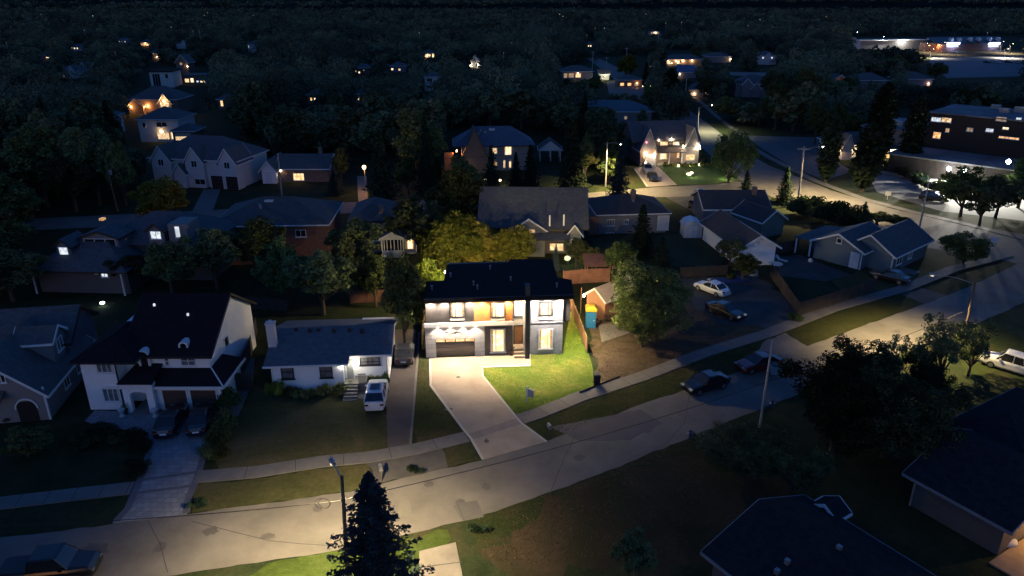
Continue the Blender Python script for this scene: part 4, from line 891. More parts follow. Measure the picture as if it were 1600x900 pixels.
# school, hall and lit porch house beyond the side road
h = House('flat_roof_school', 'long flat roofed two level school with scattered lit windows beyond the side road', 'school', (1385,268), (1600,300), 0)
h.wall(0, 30, 0, 12, 0, 3.6, brick_d); h.box('roof', -.4, 30.4, -.4, 12.3, 3.6, 3.85, flat_rf)
a, b_ = h.on(1443, 232, 13)[0], h.on(1680, 232, 13)[0]; zt_ = h.on(1470, 180, 13)[1]+.3
h.wall(a, b_, 13, 30, 0, zt_, brick_d); h.box('roof', a-.4, b_+.4, 12.6, 30.4, zt_, zt_+.25, flat_rf)
h.wall(-12, a-.42, 16, 34, 0, 6.2, M('concrete_panel', (.13,.13,.15), .8, .1, .5)); h.box('roof', -12.4, a-.45, 15.6, 34.4, 6.2, 6.45, flat_rf)
h.wall(30.1, 52, -5, 12, 0, 3.9, brick_d); h.box('roof', 29.7, 52.4, -5.4, 12.3, 3.9, 4.15, flat_rf)
for (u0, v0, u1, v1, k) in ((1456,182.5,1470,191,'white'), (1472,183,1486,192,'warm'), (1459,205.5,1469,217,'orange'), (1478,200,1483,207,'warm'), (1511,199,1520,206,'dim'), (1541,200,1552,207,'white'), (1567,198,1576,203,'bright'), (1557,182,1572,190,'dim'), (1588,183,1596,188,'white')):
    h.winpx(u0, v0, u1, v1, k, 13, nx=2)
h.winpx(1561, 212, 1592, 219, 'orange', 13, nx=6); h.winpx(1388, 207, 1395, 211, 'white', 16, nx=2); h.winpx(1378, 173, 1383, 174.5, 'white', 16, nx=1)
for u, v, y, e in ((1484,263,-.0,1500), (1509,265,-.0,1500), (1577,252,-5,900)):
    x, z = h.on(u, v, y); o = h.sconce(x, y, z, 0, lens=e_lensc); h.part('flood_lamp', MB().lathe([(.15,z-.4),(.42,z),(.15,z+.4)], 12, (x, y-.5)), e_lensc, o); add_light(o, (x, y-1.1, z+.3), e*9, (1,.95,.82), 'SPOT', .15, 130, .5, (R(-38),0,0)); add_light(o, (x, y-1.2, z), e*.08, (1,.97,.86), 'POINT', .15)
rr = random.Random(8)
for i in range(14):
    x, y = rr.uniform(-12, 44), rr.uniform(17, 29); b = MB().box(x-.9, x+.9, y-.6, y+.6, zt_+.26 if x > a else 6.46, (zt_+.26 if x > a else 6.46)+rr.uniform(.6, 1.2)); h.part('rooftop_unit', b, metal)
h = House('porch_house', 'low house with orange lit porch between the two dark columnar trees', 'house', (1312,250), (1400,249), 0)
W = h.w; h.wall(0, W, 2, 11, 0, 3.0, offwh_w); h.hip(0, W, 2, 11, 3.0, 2.2, slate_rf, .5, trim_w); a = h.on(1314, 245)[0]; b_ = h.on(1330, 245)[0]
h.wall(a, b_, 0, 2.1, 0, 3.0, offwh_w); h.gable(a, b_, 0, 5, 3.0, 2.6, 'y', slate_rf, .4, offwh_w, trim_w)
h.sconce(h.on(1308, 232)[0], 0, 2.2, 110, (1,.6,.28)); h.sconce(b_+.5, 1.2, 2.1, 160, (1,.66,.34)); h.sconce(h.on(1398, 241)[0], 2, 2.4, 420, (1,.72,.4))
h.winpx(1374, 236, 1392, 247, 'orange', 2, nx=2)
b = MB().slab([(W*.6,-1.2,2.6),(W+.5,-1.2,2.6),(W+.5,2.0,3.2),(W*.6,2.0,3.2)], .14); h.part('porch_roof', b, slate_rf)
# brown barn-like garage beside the lit house
h = House('brown_garage', 'small brick brown garage with pale roof slope beside the blue cabin', 'garage', (916,492), (944,503), 0)
W = h.w; h.wall(0, W, 0, 5.2, 0, 2.6, M('terracotta_wall', (.40,.20,.12), .8, .12, 2)); h.gable(0, W, 0, 5.2, 2.6, 1.0, 'y', M('pale_roof', (.5,.38,.3), .8, .15, 2), .3, M('terracotta_wall2', (.40,.20,.12), .8), trim_w)
b = MB().box(-.15, -.02, -.5, -.38, 2.3, 2.6); o = h.part('wall_lamp', b, e_lens); add_light(o, (-.9, -1.2, 3.4), 70, (1,.62,.32), 'POINT', .1)
h.part('ladder_rail', MB().cyl((-.7,-.2,0), (-1.1,.3,2.9), .04, n=6), fence_w)
# ================================================================ vehicles
paints = {}
def paint(name, col, rough=.3): return M('paint_'+name, col, rough, .04, 3, metal=.1, spec=.6, coat=.6)
e_tail = M('tail_lamp', (.10,.01,.01), .25, .05); e_head = M('head_lamp', (.16,.17,.18), .15, .05); e_headon = EM('head_lamp_glint', (.9,.95,1), .12)
alloy = M('alloy', (.35,.35,.36), .35, .05, 3, metal=.8); plate = M('licence_plate_white', (.75,.76,.78), .5, .03, 4)
SHAPES = {  # length, half width, [(x, top z)] of the lower body, greenhouse (x, z) base and roof stations
 'sedan': (4.6, .90, [(-2.3,.70),(-2.2,.92),(-1.55,.98),(-.9,.95),(.8,.93),(1.2,.90),(2.0,.78),(2.25,.60)], [(-1.75,.95),(-1.0,1.40),(.15,1.44),(1.05,.92)]),
 'suv': (4.7, .95, [(-2.35,.80),(-2.28,1.08),(-1.6,1.08),(-.9,1.06),(.9,1.05),(1.2,1.03),(2.1,.92),(2.33,.70)], [(-2.15,1.06),(-1.55,1.62),(.1,1.68),(1.05,1.04)]),
 'pickup': (5.5, .98, [(-2.75,1.02),(-2.7,1.05),(-1.0,1.05),(-.4,1.08),(1.2,1.08),(1.4,1.06),(2.5,1.0),(2.73,.75)], [(-.95,1.06),(-.75,1.75),(.75,1.78),(1.4,1.06)])}
def car(label, rear, front, shape, pm, group=None, lights=False, light_front=True, z=.03):
    L, hw, low, gh = SHAPES[shape]
    a, b = at(*rear), at(*front); d = (b-a).xy; ang = math.atan2(d.y, d.x); c = (a+b)/2
    root = empty({'sedan':'parked_car','suv':'parked_suv','pickup':'pickup_truck'}[shape], (c.x, c.y, z), ang, label, {'sedan':'car','suv':'suv','pickup':'pickup truck'}[shape], group)
    P = lambda n, mb, m, par=None, sm=False: mb.build(n, m, par or root, smooth=sm)
    m = MB(); rings = []
    for i, (x, zt) in enumerate(low):
        e = abs(x)/(L/2); w_ = hw*(1-.16*max(0, e-.75)/.25); zb = .30 if e > .9 else .22
        ring = [(-w_*.9, zb), (-w_, zb+.18), (-w_, zt-.22), (-w_*.94, zt-.06), (-w_*.75, zt), (w_*.75, zt), (w_*.94, zt-.06), (w_, zt-.22), (w_, zb+.18), (w_*.9, zb)]
        rings.append([(x, y, zz) for y, zz in ring])
    k = 10; m.add([p for r in rings for p in r], [(i*k+j, i*k+(j+1)%k, (i+1)*k+(j+1)%k, (i+1)*k+j) for i in range(len(rings)-1) for j in range(k)]+[tuple(range(k)), tuple((len(rings)-1)*k+j for j in range(k-1,-1,-1))])
    if shape == 'pickup':
        pass
    body = P('body', m, pm)
    if shape == 'pickup': P('truck_bed', MB().box(-2.6, -1.05, -hw*.8, hw*.8, 1.052, 1.06), trim_b)
    (x0,z0),(x1,z1),(x2,z2),(x3,z3) = gh; wb, wt = hw*.90, hw*.74
    g = MB(); g.add([(x0,-wb,z0-.03),(x3,-wb,z3-.03),(x2,-wt,z2),(x1,-wt,z1),(x0,wb,z0-.03),(x3,wb,z3-.03),(x2,wt,z2),(x1,wt,z1)], [(0,1,2,3),(7,6,5,4),(1,5,6,2),(3,7,4,0),(2,6,7,3)])
    P('windows', g, glass_d)
    r = MB(); r.add([(x1-.05,-wt-.02,z1-.02),(x2+.08,-wt-.02,z2-.03),(x2+.08,wt+.02,z2-.03),(x1-.05,wt+.02,z1-.02),(x1+.05,-wt+.08,z1+.045),(x2-.1,-wt+.08,z2+.045),(x2-.1,wt-.08,z2+.045),(x1+.05,wt-.08,z1+.045)],
       [(0,3,2,1),(4,5,6,7),(0,1,5,4),(1,2,6,5),(2,3,7,6),(3,0,4,7)])
    for s in (-1, 1):     # pillars
        r.cyl((x0,s*wb,z0), (x1,s*wt,z1), .05, n=5).cyl((x3,s*wb,z3), (x2,s*wt,z2), .04, n=5); xm = (x1+x2)/2; r.cyl((xm,s*wb,z0), (xm,s*wt,(z1+z2)/2), .035, n=5)
    P('roof', r, pm)
    if shape == 'suv': P('sunroof', MB().box(x1+.35, x2-.25, -wt*.6, wt*.6, max(z1,z2)+.046, max(z1,z2)+.052), glass_d)
    for sx in (-1, 1):
        for sy in (-1, 1):
            wx = sx*L*.305; wh = P('wheel', MB().cyl((wx, sy*(hw-.22), .33), (wx, sy*(hw+.01), .33), .34, n=18), rubber)
            P('rim', MB().cyl((wx, sy*(hw+.011), .33), (wx, sy*(hw+.03), .33), .21, n=12), alloy, wh)
    for sy in (-1, 1):
        P('headlight', MB().box(L/2-.22, L/2-.01, sy*hw*.62-.17, sy*hw*.62+.17, .60, .74), (e_headon if lights and light_front else e_head))
        P('taillight', MB().box(-L/2-.01, -L/2+.12, sy*hw*.68-.16, sy*hw*.68+.16, .74, .9), e_tail)
        P('mirror', MB().box(x3-.45, x3-.25, sy*(hw+.02)-.08, sy*(hw+.02)+.08, z3-.02, z3+.13), pm)
    P('licence_plate', MB().box(-L/2-.03, -L/2-.012, -.26, .26, .55, .68), plate)
    return root
whiteP, blackP, greyP, redP, silverP = paint('white', (.72,.72,.73)), paint('black', (.012,.012,.014)), paint('grey', (.03,.032,.035)), paint('red', (.12,.012,.015)), paint('silver', (.35,.36,.38))
car('white suv with dark sunroof parked nose-in before the bungalow steps', (586,643), (592,608), 'suv', whiteP)
car('dark grey car parked far up the brown driveway beside the bungalow', (631,569), (632,548), 'sedan', greyP)
car('black sedan, the left one of two in the pale paved forecourt', (262,680), (278,652), 'sedan', blackP)
car('black sedan, the right one of two before the brown garage doors', (311,676), (320,650), 'sedan', blackP)
car('black car stopped alone on the road with one bright lamp', (1126,600), (1076,614), 'sedan', blackP, lights=True, light_front=True)
car('dark red car on the road edge beside the blue bin', (1205,572), (1163,580), 'sedan', redP)
car('white sedan parked on the dark yard behind the round maple', (1130,464), (1094,450), 'sedan', whiteP)
car('black sedan parked on the yard just below the white one', (1112,485), (1154,501), 'sedan', blackP, lights=True)
car('white pickup truck parked at the right edge beyond the big trees', (1620,590), (1545,568), 'pickup', whiteP)
car('black pickup truck cut off by the bottom left edge of the road', (22,905), (142,893), 'pickup', blackP)
car('silver car behind the black one on the lit driveway', (1009,265), (1014,273), 'suv', silverP)
car('black car nearer the street on the lit driveway', (1016,276), (1023,286), 'sedan', blackP)
car('white suv on the drive beside the second street', (1090,308), (1104,318), 'suv', whiteP)
car('dark car parked just in front of the white suv by the second street', (1080,322), (1096,333), 'sedan', greyP)
car('dark suv at the near edge of the lit parking lot', (1450,313), (1466,315), 'suv', blackP)
car('dark car parked at the curb below the blue grey bungalow', (1412,444), (1368,433), 'sedan', blackP)
for i, u in enumerate((1538, 1553, 1571, 1588)):
    car('tiny dark car in the row on the far school lot', (u, 98+i%2), (u+9, 98.6+i%2), 'sedan', (greyP, silverP)[i%2], 'cars in a row on the far school lot')
# ================================================================ utility poles and street lamps
def pole(label, base, top, r=.16, mat=None, arm=None, light=0, col=(1,.78,.42), cross=True, box=False, name='utility_pole', cat='utility pole', lens=None, spot=150):
    """arm = (dx, dy, rise) in metres from the pole top"""
    mat = mat or pole_w
    b = at(*base); d = ray(*top); 
    # height at which a point above the base has the row of the top
    best = min((abs(proj((b.x, b.y, z/20))[1]-top[1]), z/20) for z in range(20, 400))[1]
    t = b.y/d.y; tx = d.x*t if abs(d.y) > 0 else b.x
    zc = proj((b.x, b.y, best))[2]; tx = (top[0]-800)/FPX*zc
    root = empty(name, (b.x, b.y, 0), 0, label, cat)
    T = Vector((tx-b.x, 0, best))
    MB().cyl((0,0,0), T, r, r*.62, 10).build('pole', mat, root)
    if cross:
        c = T*.95; MB().box(c.x-1.1, c.x+1.1, c.y-.06, c.y+.06, c.z-.06, c.z+.06).build('crossarm', mat, root)
        for s in (-1, -.45, .45, 1): MB().cyl((c.x+s, c.y, c.z+.06), (c.x+s, c.y, c.z+.24), .04, n=6).build('insulator', M('ceramic', (.3,.3,.3), .3), root)
    if box: c = T*.86; MB().cyl((c.x+.35, c.y, c.z-.5), (c.x+.35, c.y, c.z+.3), .26, n=12).build('transformer', metal, root)
    if arm:
        c = T*.93 if cross else T*.97; e = c+Vector(arm)
        MB().tube([c, c+Vector((arm[0]*.5, arm[1]*.5, arm[2]*.85)), e], .05, .04, 6).build('lamp_arm', metal, root)
        dd = Vector((arm[0], arm[1], 0)).normalized(); q = e+dd*.55
        hd = MB().cyl(e, q, .12, .16, 8); ho = hd.build('lamp_head', metal, root)
        MB().cyl(q-dd*.28+Vector((0,0,-.17)), q-dd*.28+Vector((0,0,-.12)), .15, n=10).build('lens', lens or e_lens if light else glass_d, ho)
        if light: add_light(root, q-dd*.28+Vector((0,0,-.25)), light, col, 'SPOT', .12, spot, .55)
    return root
STREET = (1,.74,.34)
pole('wooden utility pole behind the tall foreground spruce with a lit street lamp arm', (546,940), (534,744), .15, None, (-.7,1.2,.2), 7400, (1,.77,.42), False, False, lens=EM('lamp_lens_dim', (1,.8,.5), 1.5), spot=142)
pole('slim leaning pole beside the road next to the blue bin', (1187,668), (1207,532), .11, pole_c, None, cross=False)
pole('dark utility pole at the right among the backlit trees', (1500,560), (1524,440), .15, None, (-3.2,1.2,.5), 5600, STREET, False, lens=EM('lamp_lens_dim', (1,.8,.5), 1.5), spot=126)
pole('utility pole with small lamp arm rising behind the blue grey bungalow', (1436,358), (1453,277), .16, pole_c, (-1.2,-.6,.2), 0, cross=False)
pole('tall utility pole with lamp arm at the bend of the side road', (1246,322), (1257,228), .18, pole_c, (3.4,1.2,.5), 11500, STREET, True, spot=145)
pole('pale utility pole left of the tall blue spruce by the second street', (946,292), (949,222), .17, pole_c, (2.0,-2.2,.4), 8000, STREET, False, spot=145)
pole('pale pole standing before the small bungalow with the lit window', (441,308), (434,240), .15, pole_c, None, cross=False)
pole('leaning pole with white box behind the large hipped house', (184,330), (166,258), .16, pole_w, None, cross=False, box=True)
pole('pole with curved lamp arm where the side road meets the second street', (1090,206), (1092,168), .18, pole_c, (3.2,0,.9), 3200, (.95,.9,.5), False, spot=150)
pole('slender pole beside the dark grove on the side road', (1070,168), (1073,122), .16, pole_c, None, cross=False)
pole('pole left of the far road bend with a pale base', (925,113), (927,80), .2, pole_c, None, cross=True)
pole('short pole right of the pale based pole at the far bend', (948,117), (948,89), .2, pole_c, None, cross=True)
pole('cross shaped pole before the brown trees on the far road', (981,116), (979,74), .2, pole_c, None, cross=True)
pole('low lamp post on the far side of the road bend', (1001,133), (1001,121), .12, metal, (1.5,0,.2), 4200, (1,.85,.55), False, name='street_lamp', cat='street lamp', spot=155)
pole('tall far pole rising from the woods at the upper left', (317,86), (311,46), .22, pole_c, None, cross=False)
pole('thin far mast above the long white eaved hall', (1395,50), (1399,27), .25, pole_c, None, cross=False, name='mast', cat='mast')
add_ = empty('globe_lamp', (at(572,300).x+.1, at(572,300).y-.6, 0), 0, 'bright round orange lamp globe glowing beside the dark spruce', 'lamp')
MB().cyl((0,0,0), (0,0,4.4), .06, n=8).build('post', metal, add_); MB().lathe([(.05,4.4),(.28,4.55),(.34,4.8),(.26,5.05),(.05,5.15)], 14).build('globe', EM('orange_globe', (1,.55,.2), 14), add_)
add_light(add_, (0,-.5,4.8), 260, (1,.5,.18), 'POINT', .3)
for i, (u, vb, vt, k, lb) in enumerate(((1453,91,76,900,'nearer lamp post left on the school field'), (1471,85,66,700,'tall lamp post just left of the blue lit entrance'), (1444,82,67,300,'dim lamp post at the left end of the school field'), (1563,82,64,600,'lamp post right of the second blue lit entrance'), (1570,91,76,1100,'nearer lamp post right on the far school lot'), (1578,84,68,700,'orange lamp post at the right edge of the school field'))):
    pole(lb, (u, vb), (u, vt), .14, metal, (2.0, 0, .2), k*12, (1,.85,.6), False, name='street_lamp', cat='street lamp', lens=e_lens, spot=160)
# overhead cables: measured where they cross the poles
def over(base, v):
    b_ = at(*base); z = min((abs(proj((b_.x, b_.y, k/20))[1]-v), k/20) for k in range(20, 300))[1]; return Vector((b_.x, b_.y, z))
def cable(label, p, q, sag, r=.022):
    m = MB(); n = 14; P_ = [p.lerp(q, k/n)-Vector((0,0,sag*4*(k/n)*(1-k/n))) for k in range(n+1)]; m.tube([tuple(v_-p) for v_ in P_], r, r, 5)
    tag(m.build('overhead_cable', rubber, loc=p), label, 'cable')
A1, A2, A3 = over((546,940), 783), over((1187,668), 597), over((1500,560), 480)
far_l = at(0, 811, A1.z); far_l = A1+(far_l-A1)*1.5
cable('thin dark overhead cable over the road running left from the foreground pole', A1, Vector((far_l.x, far_l.y, A1.z)), .5)
cable('long dark overhead cable over the road between the foreground pole and the slim leaning pole', A1, A2, .6)
cable('overhead cable between the slim leaning pole and the dark pole at the right', A2, A3, .5)
m = MB()
for k in range(16):
    t, t2 = 2*math.pi*k/16, 2*math.pi*(k+1)/16; m.cyl((-.9+.42*math.cos(t), -.05, .36*math.sin(t)), (-.9+.42*math.cos(t2), -.05, .36*math.sin(t2)), .012, n=5); m.cyl((-.8+.34*math.cos(t), .02, .3*math.sin(t)), (-.8+.34*math.cos(t2), .02, .3*math.sin(t2)), .012, n=5)
cab_m = M('cable_black', (.012,.012,.012), 1, .05, 3, spec=0)
tag(m.build('cable_coil', cab_m, loc=A1+Vector((0,0,-.15))), 'spare coil of dark cable hanging beside the foreground pole', 'cable coil')
B1, B2, B3 = over((1436,358), 281), over((1246,322), 236), over((1090,206), 171)
cable('faint cable along the side road from the slim right pole to the tall lamp pole', B1, B2, .9, .03); cable('faint cable from the tall lamp pole to the curved lamp pole', B2, B3, .9, .03)
cable('faint cable crossing above the blue spruce between two pale poles', over((946,292), 225), over((434+7,308), 243), 1.6, .03)
# ================================================================ fences and walls
def fence(label, px, hgt, mat, name='fence', cat='fence', step=2.4, post=.1, rail=True):
    P = [at(*p) for p in px]; root = empty(name, P[0], 0, label, cat); o = P[0]
    for i in range(len(P)-1):
        a, b = P[i]-o, P[i+1]-o; d = (b-a); L = d.length; d.normalize(); n = Vector((-d.y, d.x, 0)); k = max(1, round(L/step))
        m = MB()
        q = [a-n*.02, b-n*.02, b+n*.02, a+n*.02]; m.prism([(v.x, v.y) for v in q], .05, hgt); m.build('panel', mat, root)
        for j in range(k+(1 if i == len(P)-2 else 0)):
            c = a+d*(L*j/k); m = MB(); m.box(c.x-post/2, c.x+post/2, c.y-post/2, c.y+post/2, 0, hgt+.12); m.build('post', mat, root)
    return root
fence('orange lit cedar fence running back along the right side of the modern house', [(917,552),(893,487),(882,450)], 1.7, fence_w)
fence('narrow cedar fence squeezed against the left wall of the modern house', [(660,545),(664,492),(672,452)], 1.8, fence_w)
fence('reddish board fence across the lawn behind the white bungalow', [(548,474),(602,472)], 1.6, fence_r)
fence('dim grey fence running back from the bungalow chimney', [(388,482),(450,488)], 1.5, fence_g)
fence('grey board fence behind the parked white sedan', [(1062,434),(1135,430)], 1.4, fence_g)
fence('brown boundary fence around the dark lawn of the blue grey bungalow', [(1204,432),(1246,494),(1300,478),(1366,456)], 1.7, fence_g)
fence('brown fence joining the white gable to the blue grey bungalow', [(1212,397),(1246,391)], 1.6, fence_g)
fence('reddish lit back fence right of the flat black roof', [(880,446),(908,443),(952,441)], 1.9, fence_r)
fence('low dark board edging where the dirt lot meets the sidewalk', [(906,615),(935,603),(968,590)], .22, trim_br, 'board_edging', 'edging', post=.045)
fence('dark fence along the left driveway of the white two storey house', [(366,612),(392,560),(402,520)], 1.8, fence_g)
g = empty('gate', at(368,612), R(5), 'brown wooden gate beside the double garage', 'gate'); MB().box(0, 1.6, -.04, .04, .1, 1.9).build('panel', fence_g, g); MB().box(-.12, -.003, -.06, .06, 0, 2.0).build('post', fence_g, g)
# pergola behind the modern house
p0 = at(916,440); g = empty('pergola', p0, 0, 'reddish brown garden shelter with sloped roof behind the modern house', 'garden shelter')
for x in (0, 3.2):
    for y in (0, 2.6): MB().box(x, x+.15, y, y+.15, 0, 2.2).build('post', fence_r, g)
MB().slab([(-.3,-.3,2.2),(3.6,-.3,2.2),(3.6,3.0,2.75),(-.3,3.0,2.75)], .12).build('roof', M('red_shingle', (.22,.10,.07), .85, .2, 2, kind='shingle', ks=2), g)
# blue cabin with yellow top
p0 = at(915,513); g = empty('portable_cabin', (p0.x, p0.y, 0), R(-3), 'small blue cabin with rounded yellow top between fence and brown garage', 'portable cabin')
blueP = M('blue_plastic', (.02,.13,.36), .45, .08, 3, spec=.5); yel = M('yellow_plastic', (.62,.42,.03), .45, .08, 3, spec=.5)
MB().box(0, 1.1, 0, 1.1, 0, 2.0).build('body', blueP, g)
d_ = MB().box(.12, .98, -.04, -.003, .08, 1.85).box(.2,.9,-.06,-.041,.15,.9).box(.2,.9,-.06,-.041,1.0,1.75).build('door', M('blue_door', (.03,.18,.42), .4, .05, 3), g); MB().box(.82, .9, -.1, -.061, .92, 1.0).build('handle', plate, d_)
m = MB(); m.add([(-.06,-.1,2.0),(1.16,-.1,2.0),(1.16,1.2,2.0),(-.06,1.2,2.0),(-.06,-.1,2.25),(1.16,-.1,2.25),(1.16,1.2,2.25),(-.06,1.2,2.25),(.2,.15,2.55),(.9,.15,2.55),(.9,.95,2.55),(.2,.95,2.55)],
  [(3,2,1,0),(0,1,5,4),(1,2,6,5),(2,3,7,6),(3,0,4,7),(4,5,9,8),(5,6,10,9),(6,7,11,10),(7,4,8,11),(8,9,10,11)]); m.build('top', yel, g)
# debris pile beside it
p0 = at(934,505); m = MB(); rr = random.Random(2)
for i in range(9):
    a = Vector((rr.uniform(-.8,.8), rr.uniform(-.5,.5), .1+i*.05)); t = rr.uniform(0, 3.1); m.cyl(a, a+Vector((math.cos(t)*1.2, math.sin(t)*.8, .15)), .06, n=5)
tag(m.build('lumber_pile', fence_g, loc=p0), 'untidy heap of boards lying right of the blue cabin', 'lumber pile')
# for-sale sign
p0 = at(823,628); g = empty('yard_sign', p0, R(-30), 'small white post sign standing on the bright front lawn', 'yard sign')
MB().box(-.05, .05, -.05, .05, 0, 1.55).build('post', trim_w, g); MB().box(.05, .75, -.03, .03, 1.35, 1.42).build('arm', trim_w, g)
m = MB().box(.12, .68, -.015, .015, .62, 1.28); m.build('panel', M('sign_grey', (.35,.36,.42), .5, .3, 6), g)
# bins and small street things
def wheelie(u, v, label, col, lid, rz=0):
    p0 = at(u, v); g = empty('wheeled_bin', (p0.x, p0.y, .02), rz, label, 'bin')
    m = MB(); m.add([(-.25,-.28,.08),(.25,-.28,.08),(.25,.28,.08),(-.25,.28,.08),(-.32,-.36,1.0),(.32,-.36,1.0),(.32,.36,1.0),(-.32,.36,1.0)], [(3,2,1,0),(4,5,6,7),(0,1,5,4),(1,2,6,5),(2,3,7,6),(3,0,4,7)]); m.build('body', col, g)
    MB().add([(-.34,-.4,1.0),(.34,-.4,1.0),(.34,.38,1.0),(-.34,.38,1.0),(-.3,-.3,1.1),(.3,-.3,1.1),(.3,.38,1.14),(-.3,.38,1.14)], [(3,2,1,0),(4,5,6,7),(0,1,5,4),(1,2,6,5),(2,3,7,6),(3,0,4,7)]).build('lid', lid, g)
    for s in (-1, 1): MB().cyl((s*.25,.32,.1), (s*.31,.32,.1), .1, n=10).build('wheel', rubber, g)
wheelie(1208, 585, 'pale blue bin standing on the road beside the red car', M('bin_blue', (.22,.36,.48), .5), trim_b)
wheelie(932, 601, 'dark bin at the front corner of the lawn by the dirt lot', trim_b, trim_b)
wheelie(643, 556, 'grey bin against the dark car on the brown driveway', metal, metal)
def hydrant(u, v, label, m1):
    p0 = at(u, v); g = empty('fire_hydrant', p0, 0, label, 'hydrant'); MB().lathe([(.16,0),(.16,.06),(.11,.08),(.11,.5),(.15,.52),(.13,.62),(.05,.70)], 12).build('barrel', m1, g)
    MB().cyl((-.22,0,.38), (.22,0,.38), .06, n=8).build('nozzle', plate, g)
hydrant(1078, 683, 'small dark hydrant with pale caps beside the lower road edge', M('navy_metal', (.05,.07,.15), .4))
hydrant(1206, 636, 'small dark hydrant under the big right hand trees', M('navy_metal2', (.04,.05,.12), .4))
def post_sign(u, v, label, h_=1.2, w_=.5):
    p0 = at(u, v); g = empty('small_sign', p0, R(-20), label, 'sign'); MB().box(-.04,.04,-.03,.03,0,h_*.55).build('post', trim_w, g)
    m = MB(); m.prism([(-w_/2,-.025),(w_/2,-.025),(w_/2,.025),(-w_/2,.025)], h_*.5, h_); m.build('panel', trim_w, g)
post_sign(1386, 312, 'small white sign on the grass strip before the lit lot', 1.5, .9); post_sign(1551, 388, 'small white round topped sign at the street corner', 1.7, .9)
# objects on the dark yards
def lump(name, label, cat, u, v, sx, sy, sz, mat, seed=0, z=.02):
    rr = random.Random(seed); p0 = at(u, v); m = MB(); n, k = 12, 5; vs = []
    for i in range(k):
        t = i/(k-1)*math.pi/2
        for j in range(n):
            a = 2*math.pi*j/n; rd = math.cos(t)*(1+rr.uniform(-.12,.12)); vs.append((sx*rd*math.cos(a), sy*rd*math.sin(a), sz*math.sin(t)*(1+rr.uniform(-.1,.1))))
    m.add(vs, [(i*n+j, i*n+(j+1)%n, (i+1)*n+(j+1)%n, (i+1)*n+j) for i in range(k-1) for j in range(n)]+[tuple(range(n-1,-1,-1)), tuple((k-1)*n+j for j in range(n))])
    return tag(m.build(name, mat, None, True, (p0.x, p0.y, z)), label, cat)
lump('tarpaulin', 'crumpled dark blue tarpaulin on the yard behind the white sedan', 'tarpaulin', 1142, 438, 2.6, 1.0, .35, M('blue_tarp', (.03,.05,.16), .5), 1)
lump('board', 'pale flat board lying left of the blue tarpaulin', 'board', 1114, 437, .8, .35, .12, offwh_w, 2)
lump('covered_bag', 'upright white covered bag against the yard fence', 'bag', 1178, 431, .5, .4, 1.2, offwh_w, 3)
def table(u, v, label, r, h_, mat):
    p0 = at(u, v); g = empty('patio_table', p0, 0, label, 'table'); MB().lathe([(r,h_-.05),(r,h_)], 18).build('tabletop', mat, g)
    for i in range(4): a = math.pi/4+i*math.pi/2; MB().cyl((r*.6*math.cos(a), r*.6*math.sin(a), 0), (r*.6*math.cos(a), r*.6*math.sin(a), h_-.05), .03, n=6).build('leg', mat, g)
def lounge(u, v, rz, label, mat):
    p0 = at(u, v); g = empty('garden_lounger', p0, R(rz), label, 'lounger'); MB().box(-.3,.3,-.7,.5,.3,.36).build('seat', mat, g); MB().slab([(-.3,.5,.36),(.3,.5,.36),(.3,.95,.8),(-.3,.95,.8)], .05).build('backrest', mat, g)
    for x in (-.26,.26):
        for y in (-.6,.4): MB().box(x-.03,x+.03,y-.03,y+.03,0,.3).build('leg', metal, g)
table(1211, 417, 'pale round patio table on the dark terrace', .95, .5, offwh_w); table(1194+12, 404, 'small pale table beside the white gable', .5, .6, offwh_w)
lounge(1222, 410, 40, 'pale garden lounger nearest the round patio table', offwh_w); lounge(1205, 408, -50, 'pale garden lounger left behind the round patio table', metal)
lump('flower_pot', 'pale pot at the edge of the dark terrace', 'pot', 1266, 409, .35, .35, .5, offwh_w, 4)
HPx = HP.root
def patio_set():
    q = proj(HP.root.matrix_world @ Vector((0,0,0)))
lump('sofa', 'pale cushioned seat with blue pillow on the orange lit patio', 'sofa', 1567, 850, .9, .5, .6, offwh_w, 5, .1)
lump('cushion', 'deep blue cushion on the patio seat', 'cushion', 1573, 849, .3, .25, .25, M('blue_cushion', (.04,.04,.35), .8), 6, .72)
# glowing garden lights
def garden_light(u, v, label, e, col=(1,.9,.55), n=2, strength=7, sz=.35):
    p0 = at(u, v); g = empty('garden_light', p0, 0, label, 'garden light'); rr = random.Random(int(u))
    for i in range(n):
        x, y, z = rr.uniform(-.7,.7)*(i > 0), rr.uniform(-.4,.4)*(i > 0), .35+rr.uniform(0,.5); s = sz*rr.uniform(.7,1.1)
        MB().lathe([(s*.3,z-s*.6),(s*.9,z-s*.3),(s,z),(s*.8,z+s*.35),(s*.2,z+s*.6)], 12, (x, y)).build('globe', EM('garden_globe_%d' % strength, col, strength), g); MB().cyl((x,y,0),(x,y,z-s*.5),.03,n=6).build('stake', metal, g)
    if e: add_light(g, (0,-.3,1.3), e, col, 'POINT', .3)
garden_light(888, 412, 'pair of round glowing garden lights on the lawn behind the modern house', 40, (1,.95,.55), n=3, strength=1, sz=.38)
garden_light(1080, 276, 'cluster of glowing pale globes standing in for a lit shrub on the lawn', 90, n=3, strength=2, sz=.5)  # globes and their light are added in place of a lit shrub clump
garden_light(1137, 280, 'glowing uplight at the foot of the street corner tree', 160, (1,.85,.5), n=1, strength=3, sz=.5)
garden_light(759, 286, 'small glowing garden light left of the dark conifers', 25, n=1, strength=3)
garden_light(781, 288, 'upright glowing garden light before the blue roofed house', 40, (1,.7,.35), n=1, strength=5)
garden_light(308, 393, 'orange ground light at the foot of the narrow tan driveway', 260, (1,.42,.12), n=1, strength=3)
garden_light(161, 479, 'bright bluish white yard light between two left hand roofs', 0, (.8,.85,1), n=1, strength=12, sz=.25)
